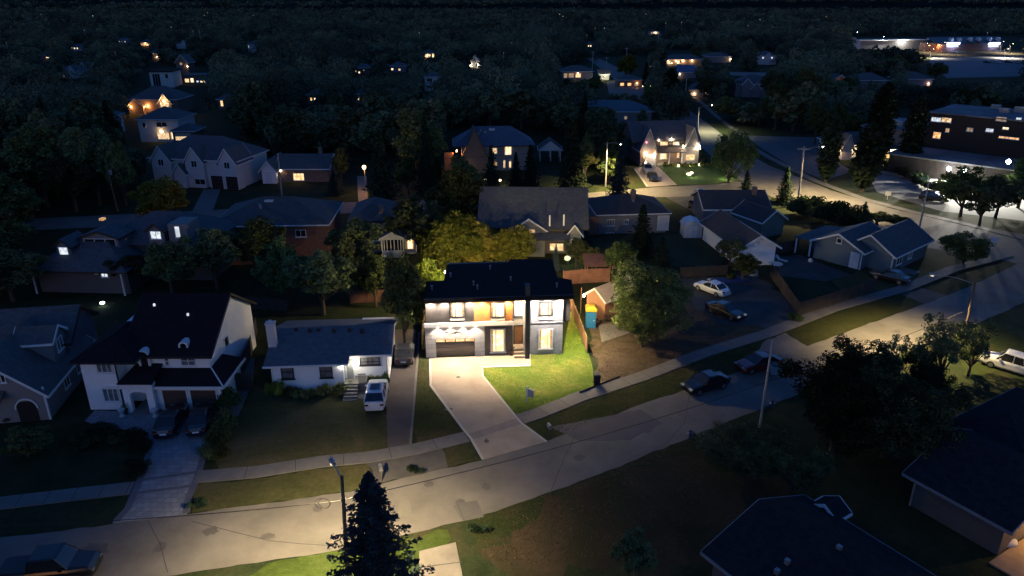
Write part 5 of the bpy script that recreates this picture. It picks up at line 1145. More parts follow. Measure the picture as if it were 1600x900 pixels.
garden_light(672, 540, 'warm garden light low beside the left wall of the modern house', 40, (1,.8,.4), n=1, strength=2, sz=.2)
garden_light(930, 478, 'bare lamp shining on the pale slope of the brown garage roof', 0, (1,.7,.4), n=1, strength=3, sz=.1)

def planter(u, v, label, r=.3):
    p0 = at(u, v); g = empty('planter', p0, 0, label, 'planter'); MB().lathe([(r*.6,0),(r*.7,.05),(r,.45),(r*1.05,.5),(r*.9,.5)], 12).build('pot', brown_g, g); rr = random.Random(int(u)); m = MB()
    for i in range(40):
        t = rr.uniform(0,6.3); q = rr.uniform(.1,1)*r; z = rr.uniform(.5,1.0); m.add([(q*math.cos(t),q*math.sin(t),z),(q*math.cos(t)+.1,q*math.sin(t),z+.06),(q*math.cos(t)+.02,q*math.sin(t)+.1,z+.1)], [(0,1,2)])
    m.build('foliage', leafA, g)
planter(800, 555, 'small brown planter at the left of the modern house steps'); planter(548, 611, 'small brown planter at the foot of the bungalow steps', .22)
planter(196, 648, 'brown planter beside the arched entry of the two storey house', .28)
def mailbox(u, v, label):
    p0 = at(u, v); g = empty('mailbox', p0, R(20), label, 'mailbox'); MB().box(-.05,.05,-.05,.05,0,1.05).build('post', pole_w, g); MB().box(-.12,.12,-.25,.25,1.05,1.3).cyl((0,-.25,1.3),(0,.25,1.3),.12,n=12).build('box', metal, g)
mailbox(858, 686, 'small mailbox where the lit driveway meets the road'); mailbox(596, 752, 'small mailbox at the end of the brown driveway apron')
# ================================================================ trees
def leafmesh(name, P, Nn, size, rng, mat, aspect=1.0):
    """small leaf faces (quads) centred on P"""
    n = len(P); a = rng.normal(size=(n,3)); a += Nn*0; t = np.cross(Nn, a); t /= np.linalg.norm(t, axis=1)[:,None]+1e-9
    b = np.cross(Nn, t); b /= np.linalg.norm(b, axis=1)[:,None]+1e-9
    s = (size*rng.uniform(.6,1.3,n))[:,None] if np.isscalar(size) else (size*rng.uniform(.7,1.2,n))[:,None]
    V = np.empty((n,4,3)); V[:,0] = P-t*s; V[:,1] = P-b*s*.6*aspect; V[:,2] = P+t*s; V[:,3] = P+b*s*.6*aspect
    me = bpy.data.meshes.new(name); me.vertices.add(4*n); me.loops.add(4*n); me.polygons.add(n)
    me.vertices.foreach_set('co', V.ravel()); me.loops.foreach_set('vertex_index', np.arange(4*n, dtype=np.int32))
    me.polygons.foreach_set('loop_start', np.arange(0,4*n,4,dtype=np.int32)); me.update(calc_edges=True); me.materials.append(mat); me.validate()
    return me
def broad_pts(rng, n, r=4.0, z0=2.6, z1=10.0, blobs=16, flat=1.0):
    zc, hz = (z0+z1)/2, (z1-z0)/2; out = []; nn = []
    C_ = []
    while len(C_) < blobs:
        p = rng.uniform(-1,1,3)
        if .15 < np.linalg.norm(p) < .78: C_.append(p)
    C_ = np.array(C_); rb = rng.uniform(.26,.46,blobs)
    w_ = rb**2; w_ /= w_.sum(); idx = rng.choice(blobs, n, p=w_)
    d = rng.normal(size=(n,3)); d /= np.linalg.norm(d,axis=1)[:,None]
    # lumpy shells: several sub-clumps per blob
    k = 9; sub = rng.normal(size=(blobs,k,3)); sub /= np.linalg.norm(sub,axis=2)[:,:,None]
    sidx = rng.integers(0,k,n); c = C_[idx]+sub[idx,sidx]*rb[idx][:,None]*.75
    P = c+d*(rb[idx]*.42*rng.uniform(.45,1.12,n)**.6)[:,None]
    nr = d*.6+np.array([0,0,.5])+rng.normal(size=(n,3))*.5
    P = P*np.array([r,r,hz])+np.array([0,0,zc]); nr /= np.linalg.norm(nr,axis=1)[:,None]
    return P, nr, C_*np.array([r,r,hz])+np.array([0,0,zc])
def make_broad(name, seed, n, mat, size=.2, tmat=None, **k):
    rng = np.random.default_rng(seed); P, nr, cs = broad_pts(rng, n, **k); root = empty(name)
    t = MB(); z0 = k.get('z0', 2.6)
    t.tube([(0,0,-.05),(.05,.04,z0*.6),(-.04,.08,z0+1.2)], .26, .17, 8)
    for c in cs[:10]:
        t.tube([(0,.05,z0*.7), tuple(np.array([0,0,z0*.7])*.45+c*.55-np.array([0,0,.4])), tuple(c)], .11, .03, 5)
    t.build('trunk', tmat or bark, root)
    me = leafmesh('crown', P, nr, size, rng, mat); o = bpy.data.objects.new('crown', me); C.objects.link(o); adopt(o, root)
    return root
def make_spruce(name, seed, mat, hgt=12.0, r=3.2, tiers=34, per=11, size=.13, q=26, col=False, power=.9, droop=.25, big=False):
    rng = np.random.default_rng(seed); PP = []; NN = []; t = MB(); root = empty(name)
    t.cyl((0,0,-.05), (0,0,hgt*.97), .22, .02, 8)
    for i in range(tiers):
        f = (i+.3)/tiers; z = hgt*(.07+.93*f)
        if col: rr_ = r*(min(1, f*4+.35))*(1-f**3.5)**.6
        else: rr_ = r*(1-f)**power*(.82+.18*math.sin(i*2.4))+.12
        nb = max(4, int(per*(.5+.5*(1-f))))
        for j in range(nb):
            a = 2*math.pi*(j+rng.uniform(-.3,.3))/nb+i*.9; L = rr_*(rng.uniform(.6,1.15) if big else rng.uniform(.68,1.12))
            m = max(5, int(q*(.35+.65*L/r))); s = rng.uniform(.05,1,m)**.75
            wd = (.11 if big else .18)*L*(1-s)+.06
            lat = rng.normal(size=m)*wd*.9
            x = s*L*math.cos(a)-lat*math.sin(a); y = s*L*math.sin(a)+lat*math.cos(a)
            zz = z-droop*L*s**1.4+.16*L*(s>.75)*(s-.75)*2-np.abs(lat)*.35+rng.normal(size=m)*.07
            if col: zz = z+.5*s*L+rng.normal(size=m)*.2
            PP.append(np.stack([x,y,zz],1)); nn = np.tile(np.array([math.cos(a)*.35, math.sin(a)*.35, .9]), (m,1))+rng.normal(size=(m,3))*.45; NN.append(nn)
            if not col and L > .6 and j%2 == 0: t.cyl((0,0,z), (L*.8*math.cos(a), L*.8*math.sin(a), z-droop*L*.7), .035, .01, 4, False)
    P = np.concatenate(PP); Nr = np.concatenate(NN); Nr /= np.linalg.norm(Nr,axis=1)[:,None]
    t.build('trunk', bark, root); me = leafmesh('crown', P, Nr, size, rng, mat, .9); o = bpy.data.objects.new('crown', me); C.objects.link(o); adopt(o, root)
    return root
def make_bush(name, seed, n, mat, r=1.0, h_=1.2, size=.1):
    rng = np.random.default_rng(seed); d = rng.normal(size=(n,3)); d /= np.linalg.norm(d,axis=1)[:,None]; d[:,2] = np.abs(d[:,2])
    k = 7; cs = rng.normal(size=(k,3))*.45; cs[:,2] = np.abs(cs[:,2])*.7+.2; ci = rng.integers(0,k,n)
    P = (cs[ci]+d*rng.uniform(.3,.62,n)[:,None])*np.array([r,r,h_*.85]); P[:,2] = np.clip(P[:,2],.02,None)
    nr = d+rng.normal(size=(n,3))*.5; nr /= np.linalg.norm(nr,axis=1)[:,None]; root = empty(name); t = MB()
    for c in cs: t.cyl((0,0,0), (c[0]*r, c[1]*r, c[2]*h_), .03, .012, 5)
    t.build('stem', bark, root); me = leafmesh('foliage', P, nr, size, rng, mat); o = bpy.data.objects.new('foliage', me); C.objects.link(o); adopt(o, root); return root
PROT = {
 'maple': (make_broad('maple_tree', 11, 17000, leafA, .15, r=4.4, z0=.7, z1=10, blobs=26), 10.0, 4.4),
 'grove': (make_broad('broadleaf_tree', 19, 24000, leafG, .125, r=4.4, z0=1.0, z1=10, blobs=22), 10.0, 4.4),
 'oak': (make_broad('broadleaf_tree', 12, 9000, leafA, .22, blobs=20), 10.0, 4.0),
 'ash': (make_broad('broadleaf_tree', 13, 7000, leafD, .22, blobs=14, z0=3.2), 10.0, 4.0),
 'airy': (make_broad('broadleaf_tree', 14, 5200, leafD, .15, blobs=11, z0=2.4), 10.0, 4.0),
 'olive': (make_broad('broadleaf_tree', 15, 13000, leafY, .19, blobs=22, z0=1.2), 10.0, 4.0),
 'far1': (make_broad('broadleaf_tree', 16, 2600, leafF, .40, blobs=14, z0=1.6), 10.0, 4.0),
 'far2': (make_broad('broadleaf_tree', 17, 2300, leafF, .45, blobs=10, z0=2.2), 10.0, 4.0),
 'far3': (make_broad('broadleaf_tree', 18, 2600, leafF, .42, blobs=17, z0=1.2), 10.0, 4.0),
 'bigspruce': (make_spruce('spruce_tree', 21, leafS, 12, 3.3, 38, 13, .072, 150, power=.8, droop=.2, big=True), 12.0, 3.3),
 'spruce': (make_spruce('spruce_tree', 22, leafS, 12, 3.0, 34, 12, .2, 26), 12.0, 3.0),
 'fir': (make_spruce('fir_tree', 23, leafN, 12, 3.2, 30, 11, .24, 26), 12.0, 3.2),
 'cypress': (make_spruce('columnar_tree', 24, leafN, 12, 1.7, 46, 14, .3, 16, True), 12.0, 1.7),
 'bush': (make_bush('bush', 31, 1600, leafA, size=.085), 1.2, 1.0),
 'bush2': (make_bush('bush', 32, 1500, leafN, size=.085), 1.2, 1.0),
 'bushy': (make_bush('bush', 33, 1500, leafY, size=.085), 1.2, 1.0),
}
USED = set()
rt = random.Random(77)
def tree(kind, u, v, hgt, rad, label, cat='tree', group=None, name=None, world=None, rz=None):
    pr, ph, prd = PROT[kind]
    if kind not in USED: o = pr; USED.add(kind)
    else: o = copy_tree(pr)
    p = at(u, v) if world is None else world
    o.location = (p[0], p[1], 0); o.rotation_euler = (0, 0, rt.uniform(0, 6.28) if rz is None else rz); o.scale = (rad/prd, rad/prd, hgt/ph)
    for k in ('group',):
        if k in o: del o[k]
    tag(o, label, cat, group); return o
# ---- foreground and named trees: (kind, base u, v, height, radius, label)
tree('bigspruce', 601, 1040, 12.3, 4.6, 'tall blue spruce in the foreground at the bottom edge of the road', 'spruce')
tree('maple', 1004, 541, 9.0, 4.5, 'full round dark green maple between the dirt lot and the parked cars')
tree('grove', 1300, 705, 8.0, 4.5, 'large dark tree left in the grove at the lower right')
tree('grove', 1380, 715, 8.0, 4.7, 'large dark tree right in the grove at the lower right')
tree('grove', 1330, 655, 7.5, 3.6, 'dark tree at the back of the lower right grove by the road')
tree('airy', 1398, 622, 6.5, 2.4, 'small airy tree silhouetted against the lamplit road left of two', 'tree')
tree('airy', 1466, 602, 7.6, 3.0, 'tall airy tree silhouetted against the lamplit road', 'tree')
tree('airy', 1512, 588, 6.0, 2.2, 'thin tree growing around the dark utility pole at the right', 'tree')
tree('grove', 1436, 640, 5.4, 2.2, 'low dark tree joining the grove and the silhouetted trees')
tree('airy', 1180, 748, 4.2, 3.2, 'sparse scrubby tree with pale twigs below the slim pole')
tree('airy', 1130, 722, 3.0, 2.4, 'low scrubby growth beside the lower road edge')
tree('airy', 1232, 770, 4.6, 2.6, 'scrubby tree under the left side of the dark grove')
tree('oak', 632, 548, 9.9, 2.9, 'leafy tree catching warm light at the left of the modern house')
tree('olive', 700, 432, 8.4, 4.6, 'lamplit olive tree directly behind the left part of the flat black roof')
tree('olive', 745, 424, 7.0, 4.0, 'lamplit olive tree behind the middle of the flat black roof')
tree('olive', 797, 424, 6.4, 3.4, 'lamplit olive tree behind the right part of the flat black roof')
tree('olive', 672, 470, 5.6, 2.2, 'low lamplit bush like tree at the rear left corner of the modern house')
tree('ash', 655, 408, 9.0, 4.6, 'broad dark tree between the sunroom and the lamplit trees')
tree('oak', 712, 380, 10.5, 5.0, 'high dark crown rising behind the lamplit trees')
tree('oak', 588, 480, 6.0, 2.9, 'dark tree on the back lawn right of the red fence')
tree('ash', 506, 492, 7.6, 4.0, 'dark tree with visible trunk behind the white bungalow roof')
tree('oak', 452, 476, 7.6, 3.8, 'dark tree behind the bungalow chimney')
tree('ash', 560, 438, 8.0, 3.6, 'dark tree in front of the split level house')
tree('oak', 410, 440, 8.0, 4.0, 'dark tree before the long brown brick house')
tree('ash', 340, 452, 8.0, 3.8, 'dark tree right of the cool lit hipped house')
tree('oak', 270, 462, 6.5, 4.0, 'dark tree in front of the cool lit hipped house right side')
tree('ash', 205, 452, 4.6, 2.6, 'low dark tree before the cool lit ground floor windows')
tree('ash', 22, 470, 6.0, 4.6, 'dark tree behind the grey gabled house roof')
tree('oak', 10, 425, 8, 5, 'dark tree at the left edge beside the large hipped house')
tree('maple', -10, 362, 9, 5, 'dark tree at the left edge along the second street')
tree('oak', 20, 380, 10, 5.0, 'dark tree left of the large hipped house')
tree('olive', 252, 352, 7.8, 4.8, 'dim olive brown tree above the large hipped house').scale
tree('ash', 120, 330, 9.5, 5.0, 'tree behind the leaning pole with the white box')
tree('ash', 58, 312, 10, 5.0, 'tree far left behind the large hipped house')
tree('fir', 601, 346, 14.5, 4.4, 'tall dark spruce on the second street beside the orange lamp', 'spruce')
tree('spruce', 524, 304, 4.6, 2.2, 'small blue spruce left of the orange lamp', 'spruce')
tree('spruce', 965, 326, 10.2, 3.3, 'pointed blue spruce beside the pale utility pole', 'spruce')
tree('fir', 1000, 402, 7.6, 2.9, 'dark spruce in front of the grey bungalow', 'spruce')
tree('fir', 1032, 422, 4.6, 2.3, 'lower dark conifer beside the dark spruce', 'conifer')
tree('fir', 1224, 318, 6.6, 2.4, 'pointed fir beside the tall pole on the side road', 'fir')
tree('fir', 1163, 314, 5.6, 2.2, 'small fir at the junction of the two streets', 'fir')
tree('maple', 1138, 284, 10.2, 4.4, 'round tree lit from below beside the side road')
tree('fir', 768, 302, 9.0, 2.6, 'slim dark conifer before the tall lit windows left one', 'conifer')
tree('fir', 828, 302, 9.0, 2.8, 'dark conifer before the right side of the blue roofed house', 'conifer')
tree('fir', 806, 300, 7.5, 2.2, 'dark conifer between its two taller neighbours', 'conifer')
tree('fir', 893, 300, 13.5, 4.0, 'wide dark conifer right of the pavilion', 'conifer')
tree('oak', 722, 318, 8.0, 3.4, 'dark tree left of the long grey roof')
tree('cypress', 1289, 286, 13, 2.2, 'dark columnar tree left of the lit porch', 'columnar tree')
tree('cypress', 1346, 300, 12.5, 2.7, 'widest dark columnar tree right of the lit porch', 'columnar tree')
tree('cypress', 1364, 266, 17.5, 3.0, 'tallest columnar tree behind the lit porch', 'columnar tree')
tree('cypress', 1418, 266, 14.5, 2.4, 'slim columnar tree before the flat roofed school', 'columnar tree')
tree('cypress', 1045, 165, 12, 3.0, 'dark columnar tree beside the far blue roof', 'columnar tree')
tree('maple', 1505, 412, 4.4, 3.2, 'dense round bush shaped tree near the street corner')
tree('ash', 1530, 352, 6.5, 3.8, 'low dark tree between the two larger ones before the floodlit lot')
tree('oak', 1500, 338, 7.8, 4.6, 'tree silhouetted against the floodlit lot left one')
tree('ash', 1555, 340, 7.0, 4.0, 'tree silhouetted against the floodlit lot right one')
tree('oak', 1590, 325, 8.0, 4.2, 'tree at the right edge before the floodlit wall')
tree('ash', 1462, 305, 3.0, 1.5, 'small bush glowing green beside the left floodlight')
tree('ash', 1370, 352, 2.2, 2.4, 'low scrub beside the side road hedge end')
tree('ash', 1398, 356, 2.0, 2.2, 'low scrub behind the blue grey bungalow roof')
tree('fir', 1345, 362, 4.8, 1.6, 'small pointed conifer at the end of the hedge', 'conifer')
tree('oak', 1160, 440, 3.6, 2.2, 'dark tree below and left of the white gable')
tree('ash', 1140, 415, 3.8, 2.2, 'dark tree left of the white gable')
for i, (u, v, hh, r_) in enumerate(((1515,238,8.5,2.6),(1540,240,8,2.4),(1592,242,9,3))):
    tree('ash', u, v, hh, r_, ('first', 'second', 'third')[i]+' tree from the left before the upper windows of the flat roofed school')
for i, (u, v, hh, r_) in enumerate(((1272,226,9,4),(1305,230,10,4.2),(1325,232,8,3.6))):
    tree('oak', u, v, hh, r_, ('first', 'second', 'third')[i]+' dark tree from the left in the row behind the columnar trees')
tree('oak', 925, 425, 3.2, 1.8, 'small tree beside the reddish garden shelter')
tree('fir', 942, 428, 3.2, 1.2, 'tiny pointed conifer behind the garden shelter', 'conifer')
tree('ash', 900, 420, 4.4, 1.8, 'small tree beside the glowing garden lights')
tree('spruce', 868, 424, 3.8, 1.0, 'narrow conifer behind the right end of the black roof', 'conifer')
tree('oak', 965, 440, 5.2, 2.6, 'dark tree behind the round maple')
tree('fir', 1008, 60+75, 10, 3.2, 'dark conifer beside the far parking pad', 'conifer')
tree('olive', 978, 121, 10.5, 5.5, 'dull brown tree behind the far road bend').scale
tree('oak', 45, 712, 2.4, 2.0, 'dark shrub tree before the grey garage at the left edge')
tree('ash', 990, 905, 3.2, 1.5, 'dark shrub at the bottom edge of the dry verge')
# bushes
def bush(kind, u, v, h_, r_, label, group=None, cat='bush'): return tree(kind, u, v, h_, r_, label, cat, group)
bush('bushy', 432, 619, 1.7, .75, 'rounded pale green bush at the left corner of the white bungalow')
for u, v, hh, r_, lb in ((450,620,1.2,.6,'first small bush right of the corner under the left window'), (465,619,1.0,.75,'low dark bush below the left bungalow window'), (482,618,.9,.75,'dark bush between the two bungalow windows'), (507,617,1.5,.7,'tall bush below the right bungalow window'), (529,617,1.3,.75,'bush beside the bungalow steps'), (578,604,1.3,.55,'bush under the picture window left'), (589,603,1.1,.55,'bush under the middle of the picture window'), (600,602,1.6,.5,'tall bush at the right corner of the bungalow')):
    bush('bush', u, v, hh, r_, lb)
for i, (u, v, hh, r_) in enumerate(((138,690,1.0,.9),(155,684,1.0,.9),(172,683,1.0,.9),(190,686,1.0,.9),(205,694,1.0,.9),(216,708,.9,.8),(214,726,.8,.8),(206,742,.7,.8),(120,700,.9,.9))):
    bush('bush2', u, v, hh, r_, 'low dark bush in the round planting bed beside the paved forecourt', 'bushes in the round planting bed')
for i, (u, v, hh, r_) in enumerate(((351,640,2.6,1.1),(346,668,1.9,1.1),(340,692,1.6,1.0),(334,712,1.2,.9),(345,715,1.2,.8))):
    bush('bush', u, v, hh, r_, ('tall', 'second', 'third', 'fourth', 'last')[i]+' bush in the row along the forecourt counted from the garage')
for i in range(13):
    t = i/12; bush('bush2', 1247+(1338-1247)*t, 334+(358-334)*t, 3.3, 2.3, 'clipped dark hedge bush along the side road', 'hedge bushes along the side road', 'hedge')
for i in range(16):
    t = i/15; bush('bush2', 1385+(1465-1385)*t, 262+(301-262)*t, 1.8, 1.3, 'dark hedge bush along the back of the lit lot', 'hedge bushes along the lit lot', 'hedge')
for i in range(12):
    bush('bushy', 1038+i*8.2, 260+.3*(i%2), .8, .55, 'small lit bush along the front of the glowing brick house', 'bushes before the glowing brick house')
bush('cypress' if False else 'bush2', 1101, 259, 3.4, .7, 'pointed dark shrub at the right of the glowing brick house')
for u, v, lb in ((745,826,'dark round bush on the lower verge beside the pale driveway'), (1252,790,'dark bush below the scrubby trees'), (1245,500,'dark bush at the corner of the brown boundary fence'), (1355,412,'dark bush before the blue grey bungalow window'), (1398,420,'bush at the bungalow step right of the blue grey gable'), (600,330,'bush at the foot of the tall dark spruce'), (500,322,'bush behind the brown brick house roof'), (1140,436,'weedy bush along the grey board fence'), (20,655,'bush before the pinkish garage door'), (650,735,'weedy clump on the verge left of the driveway'), (310,795,'small round shrub at the corner of the left driveway apron'), (1085,690,'scrub at the lower road edge by the hydrant')):
    s_ = .5 if v > 640 else .8; bush('bush2' if v > 640 else 'bush', u, v, 1.3*s_, s_, lb)
for i, (u, v, hh, r_) in enumerate(((1108,163,9,5),(1128,190,7,5),(1160,192,6,5),(1100,142,9,5),(1185,197,6,4.5),(1210,203,12,6),(1238,206,13,6.5),(1262,204,11,6),(1222,178,12,6),(1250,176,13,6.5),(1275,170,12,6),(1300,168,10,5),(1205,160,11,5),(1320,160,8,5),(1245,150,9,6),(1130,150,8,4),(1510,196,11,6),(1530,190,9,5),(1180,95,10,5),(1090,90,10,5),(1040,150,9,4.5),(1015,175,8,4.5),(985,182,7,4.5),(960,176,6,4),(1060,108+70,6,4),(930,150,7,4),(905,155,7,4.5),(880,150,7,4),(1460,130,9,5),(1400,118,9,5),(1370,112,10,5),(1345,105,10,5),(1425,112,10,5))):
    tree(('ash','oak','far1','far3')[i%4], u, v, hh, r_, 'dark leafy tree of the black grove between the side road and the school', 'tree', 'trees of the grove by the side road')
# ---- distant houses
FK = {'g': grey_s, 'w': offwh_w, 'b': brick_b, 'r': brick_r, 't': taupe_s}
def fhouse(u, v, w_, d, hh, ri, wall_, lab, wins=(), axis='x', hip=True, lamps=(), yaw=0, gabs=(), roof=None, flat=False, cat='house', name='distant_house'):
    g = House(name, lab, cat, (u, v), (u+10, v), yaw=R(yaw)); wl = FK.get(wall_, offwh_w); rf_ = roof or slate_rf
    g.wall(0, w_, 0, d, 0, hh, wl)
    if flat: g.box('roof', -.5, w_+.5, -.8, d+.5, hh, hh+.35, rf_)
    elif hip: g.hip(0, w_, 0, d, hh, ri, rf_, .5, trim_w)
    else: g.gable(0, w_, 0, d, hh, ri, axis, rf_, .5, wl, trim_w)
    for (x0, gw, gh_, gr) in gabs: g.wall(x0, x0+gw, -1.2, 1, 0, gh_, wl); g.gable(x0, x0+gw, -1.2, 4, gh_, gr, 'y', rf_, .35, wl, trim_w)
    for q in wins:
        x, z, ww, wh, k = q[:5]; y = q[5] if len(q) > 5 else 0; g.win('f', y, x, x+ww, z, z+wh, k, nx=max(1, int(ww/.9)))
    for (x, y, z, e, c) in lamps: g.sconce(x, y, z, e*.55, c, {ORNG: e_lenso}.get(c, e_lens), .6)
    return g
fhouse(206,178,15,11,4.4,3.6,'b','orange lit brick house with two glowing garage lamps',[(10.2,.6,2.6,3.0,'warm',-1.22)],gabs=((9.5,4,3.6,2.6),(0,4.5,2.6,2.2)),lamps=((.8,-1.3,2.4,220,ORNG),(5.6,0,2.5,260,ORNG),(11.5,-1.5,4.2,420,(1,.62,.25))))
fhouse(221,222,10,10,5.6,2.6,'w','pale two storey house with arched upper window and glowing ground floor windows',[(4.4,.7,3.0,1.7,'warm'),(7.6,.7,2.6,1.8,'bright'),(4.6,3.8,2.6,1.2,'dark'),(1,3.6,.9,1.3,'dark')],lamps=((5.5,0,2.6,50,WARM),))
g = fhouse(272,224,5.5,6,3.0,1.5,'b','low wing with a wide glowing multi pane window beside the arched pale house',[(.6,.6,3.8,2.0,'warm')])
fhouse(237,137,9,12,6.2,.3,'w','boxy modern pale house with dark flat roof among distant trees',[(6.0,3.6,1.2,1.8,'dark'),(1,.5,3,5,'dark')],flat=True,yaw=8,roof=black_rf)
fhouse(288,131,10,9,3.4,.3,'g','flat roofed house with a strip of bright windows right of the boxy modern one',[(.5,.6,1.8,1.6,'warm'),(2.8,.6,1.6,1.8,'bright'),(5.4,.6,1.0,.8,'white'),(7.0,.6,2.4,.7,'bright')],flat=True)
fhouse(277,114,6,8,5.2,3.2,'b','steep gabled brick house above the flat roofed strip windows',[(2,3.8,1.2,1.2,'dim')],hip=False,axis='y',lamps=((5.6,0,3.2,40,WARM),))
fhouse(219,73,9,9,3.2,2.4,'b','distant bungalow with wide orange lit front at the upper left',[(1,.8,3.0,1.8,'warm'),(5,.8,3,1.6,'warm')],lamps=((4.5,0,2.5,420,ORNG),))
fhouse(238,93,7,8,4.2,2.4,'b','distant house with three small warm windows below the orange lit bungalow',[(.8,2.6,.9,1,'warm'),(2.4,2.6,.9,1,'warm'),(4.0,2.6,.9,1,'warm')],lamps=((3,0,1.6,80,WARM),))
fhouse(276,76,10,9,3.6,2.6,'w','distant pale gabled house right of the small lit ones at the upper left',[(5,1,1,1,'dark')],gabs=((4,4,3.8,2.2),))
fhouse(388,82,8,9,5.2,2.6,'w','distant white house partly hidden left of the dark wood',[(.2,3,.8,1.6,'white'),(3,2,1,1,'dark')])
fhouse(342,170,5,6,3,2,'b','small distant house with one bright narrow window',[(.8,.8,.9,1.9,'warm'),(3.4,.8,.7,1.2,'dim')])
fhouse(185,68,8,8,3,2,'g','distant house with three tiny cool windows beside the pine grove',[(1,1,.7,1,'white'),(3,1,.7,1,'warm'),(5.6,1,.7,1,'white')])
fhouse(110,80,8,8,3,2,'w','distant house with three close lit windows at the far left',[(1,1.4,.8,1.1,'bright'),(3,1.4,.8,1.1,'bright'),(5,1.4,.8,1.1,'bright')])
fhouse(60,94,8,8,3,2,'g','distant dark house with a single bright lamp at the far left',[(5,1.2,.9,.9,'bright')],lamps=((6.8,0,1.8,30,WARM),))
fhouse(95,122,9,8,3.2,2.4,'w','distant house with a low white lit doorway at the far left',[(.6,.5,1.8,1.1,'bright')],gabs=((4,4,3.2,2.4),))
fhouse(128,116,11,9,3.2,2.4,'b','distant brick house with two bright lamps and pale gables at the far left',[(2,.9,1.2,1.3,'bright'),(5,.9,1.0,1.2,'warm')],gabs=((0,3.5,3.2,2.2),(6,3,3.2,2)),lamps=((2,0,2.5,60,WARM),))
fhouse(155,118,7,8,3.2,2.4,'r','distant house with one warm and one reddish lamp near the far left',[(2,.9,1.0,1.4,'warm'),(2.2,.2,.8,.5,'orange')])
fhouse(98,214,12,9,4.8,2.6,'w','pale dormered house standing left of the arched pale house',[(2,2.6,1.2,1.2,'dark'),(7,2.6,1.2,1.2,'dark')],gabs=((8,3.5,4.6,2),))
fhouse(658,92,9,9,3.4,2.4,'g','distant house with a row of four warm windows near the top centre',[(.2,2.0,.9,1.1,'bright'),(2.6,.9,1.4,1.8,'warm'),(4.4,1.6,1.6,1.4,'warm'),(6.8,.9,1.6,2.2,'bright')],lamps=((4,0,1.8,120,WARM),))
fhouse(733,106,6,8,3.2,3.2,'w','distant steep white gable with two bright lamps underneath',[(2.6,3.2,.8,1.2,'dark')],hip=False,axis='y',lamps=((.9,0,1.5,130,WARMW),(4.8,0,1.5,130,WARMW)))
fhouse(664,142,6,6,5.4,2,'w','narrow pale two level house glimpsed through the central trees',[(1,1,2,1.2,'dark'),(1,3.6,2,1.2,'dark')])
fhouse(572,62,9,8,3.4,2.4,'g','distant dark house with a twin tiny window near the top centre',[(3,1,.7,.8,'bright'),(4.1,1,.6,.8,'warm')])
fhouse(552,116,8,8,3,2,'b','distant house with three scattered sparks of light left of centre',[(1,1,.7,.8,'warm'),(2.6,.4,.8,.9,'bright'),(5.0,1.6,.6,.6,'dim')])
fhouse(586,114,6,8,3,2,'t','distant house with one faint window left of centre',[(1,1,1.3,.7,'dim')])
fhouse(609,113,8,8,3,2,'g','distant house with two clear warm windows above the central canopy',[(.8,1,1.1,1.0,'bright'),(4.4,.8,1.1,1.0,'warm')])
fhouse(481,162,6,7,3,2,'b','house with two red tinted lamps over the central tree canopy',[(1,1,.7,1.1,'orange'),(2.3,1.1,.6,.9,'bright')])
fhouse(555,161,5,7,3,2,'g','house with one single warm window over the central tree canopy',[(1,1,.75,1,'bright')])
fhouse(440,60,8,8,3,2,'g','faintly lit distant house above the dark wood left of centre',[(1,1,1.6,.5,'dim'),(4,.6,.6,.5,'dim')])
fhouse(550,83,10,8,3,2,'g','distant low house with a pale flat roof edge left of centre',[(.2,1,1.1,.6,'white')])
fhouse(878,124,14,11,3.4,2.4,'g','broad roofed house with mottled bright windows left of the far road bend',[(.8,.7,1.6,2,'dim'),(3,.8,2.4,2,'dim'),(6.2,.8,2.4,2.0,'warm')],lamps=((7.2,0,2.7,60,(1,.4,.3)),))
fhouse(936,125,4.5,5,2.8,1.6,'w','small cream lit garage beside the pale based pole',[],hip=False,lamps=((2.2,-2.2,2.2,420,(1,.9,.5)),),cat='garage')
fhouse(918,45,9,8,3,2,'g','distant house with two cool point lamps at the top centre right',[(1,1,.6,.6,'white'),(3,3,.6,.6,'white')],lamps=((.5,0,1.5,60,COOLW),))
fhouse(930,50,9,8,3.4,2,'w','distant pale house glimpsed right of the two cool point lamps',[(2,1,.8,.8,'dark')])
fhouse(916,75,5,6,3,2,'b','distant house with a pair of bright square windows above the far bend',[(1,1,1.1,1.0,'bright'),(2.8,1,1.1,1.0,'bright')])
fhouse(1015,54,11,8,3,1.8,'w','distant building with a continuous strip of warm windows at the top',[(1.6,.8,1.2,1.8,'warm'),(3.2,.8,6,2.0,'bright')],lamps=((6,0,2.3,120,WARM),))
fhouse(1040,102,20,10,3.2,2.4,'b','house with a long run of glowing lamps behind the far blue roof',[(1,.8,1.4,1.6,'warm'),(6,.8,2,1.8,'bright')],lamps=((1,0,2.2,60,WARMW),(5.5,0,2.4,260,WARM),(9.5,0,2.4,420,WARM),(14.5,0,2.6,300,WARM),(3,-1,1.2,120,WARM)))
fhouse(1060,122,8,9,2.8,2.6,'g','far blue roofed garage in front of the glowing lamps',[],lamps=((.4,0,1.8,60,WARM),),cat='garage',roof=M('blue_shingle2', (.10,.14,.24), .8, .2, 2),hip=False)
fhouse(1104,98,14,10,3.4,2.2,'g','dark roofed house with one orange side lamp at the upper right',[(13,1,.8,1.4,'orange')],lamps=((13.6,-.6,2.0,120,WARM),))
fhouse(1184,101,10,9,5.0,2.2,'w','pale two storey house with orange glowing doorway on the far cross street',[(2,3.2,1,1,'white'),(7,3.2,1,1,'white')],lamps=((5,-.2,2.2,420,ORNG),),gabs=((3.6,3,5,1.6),))
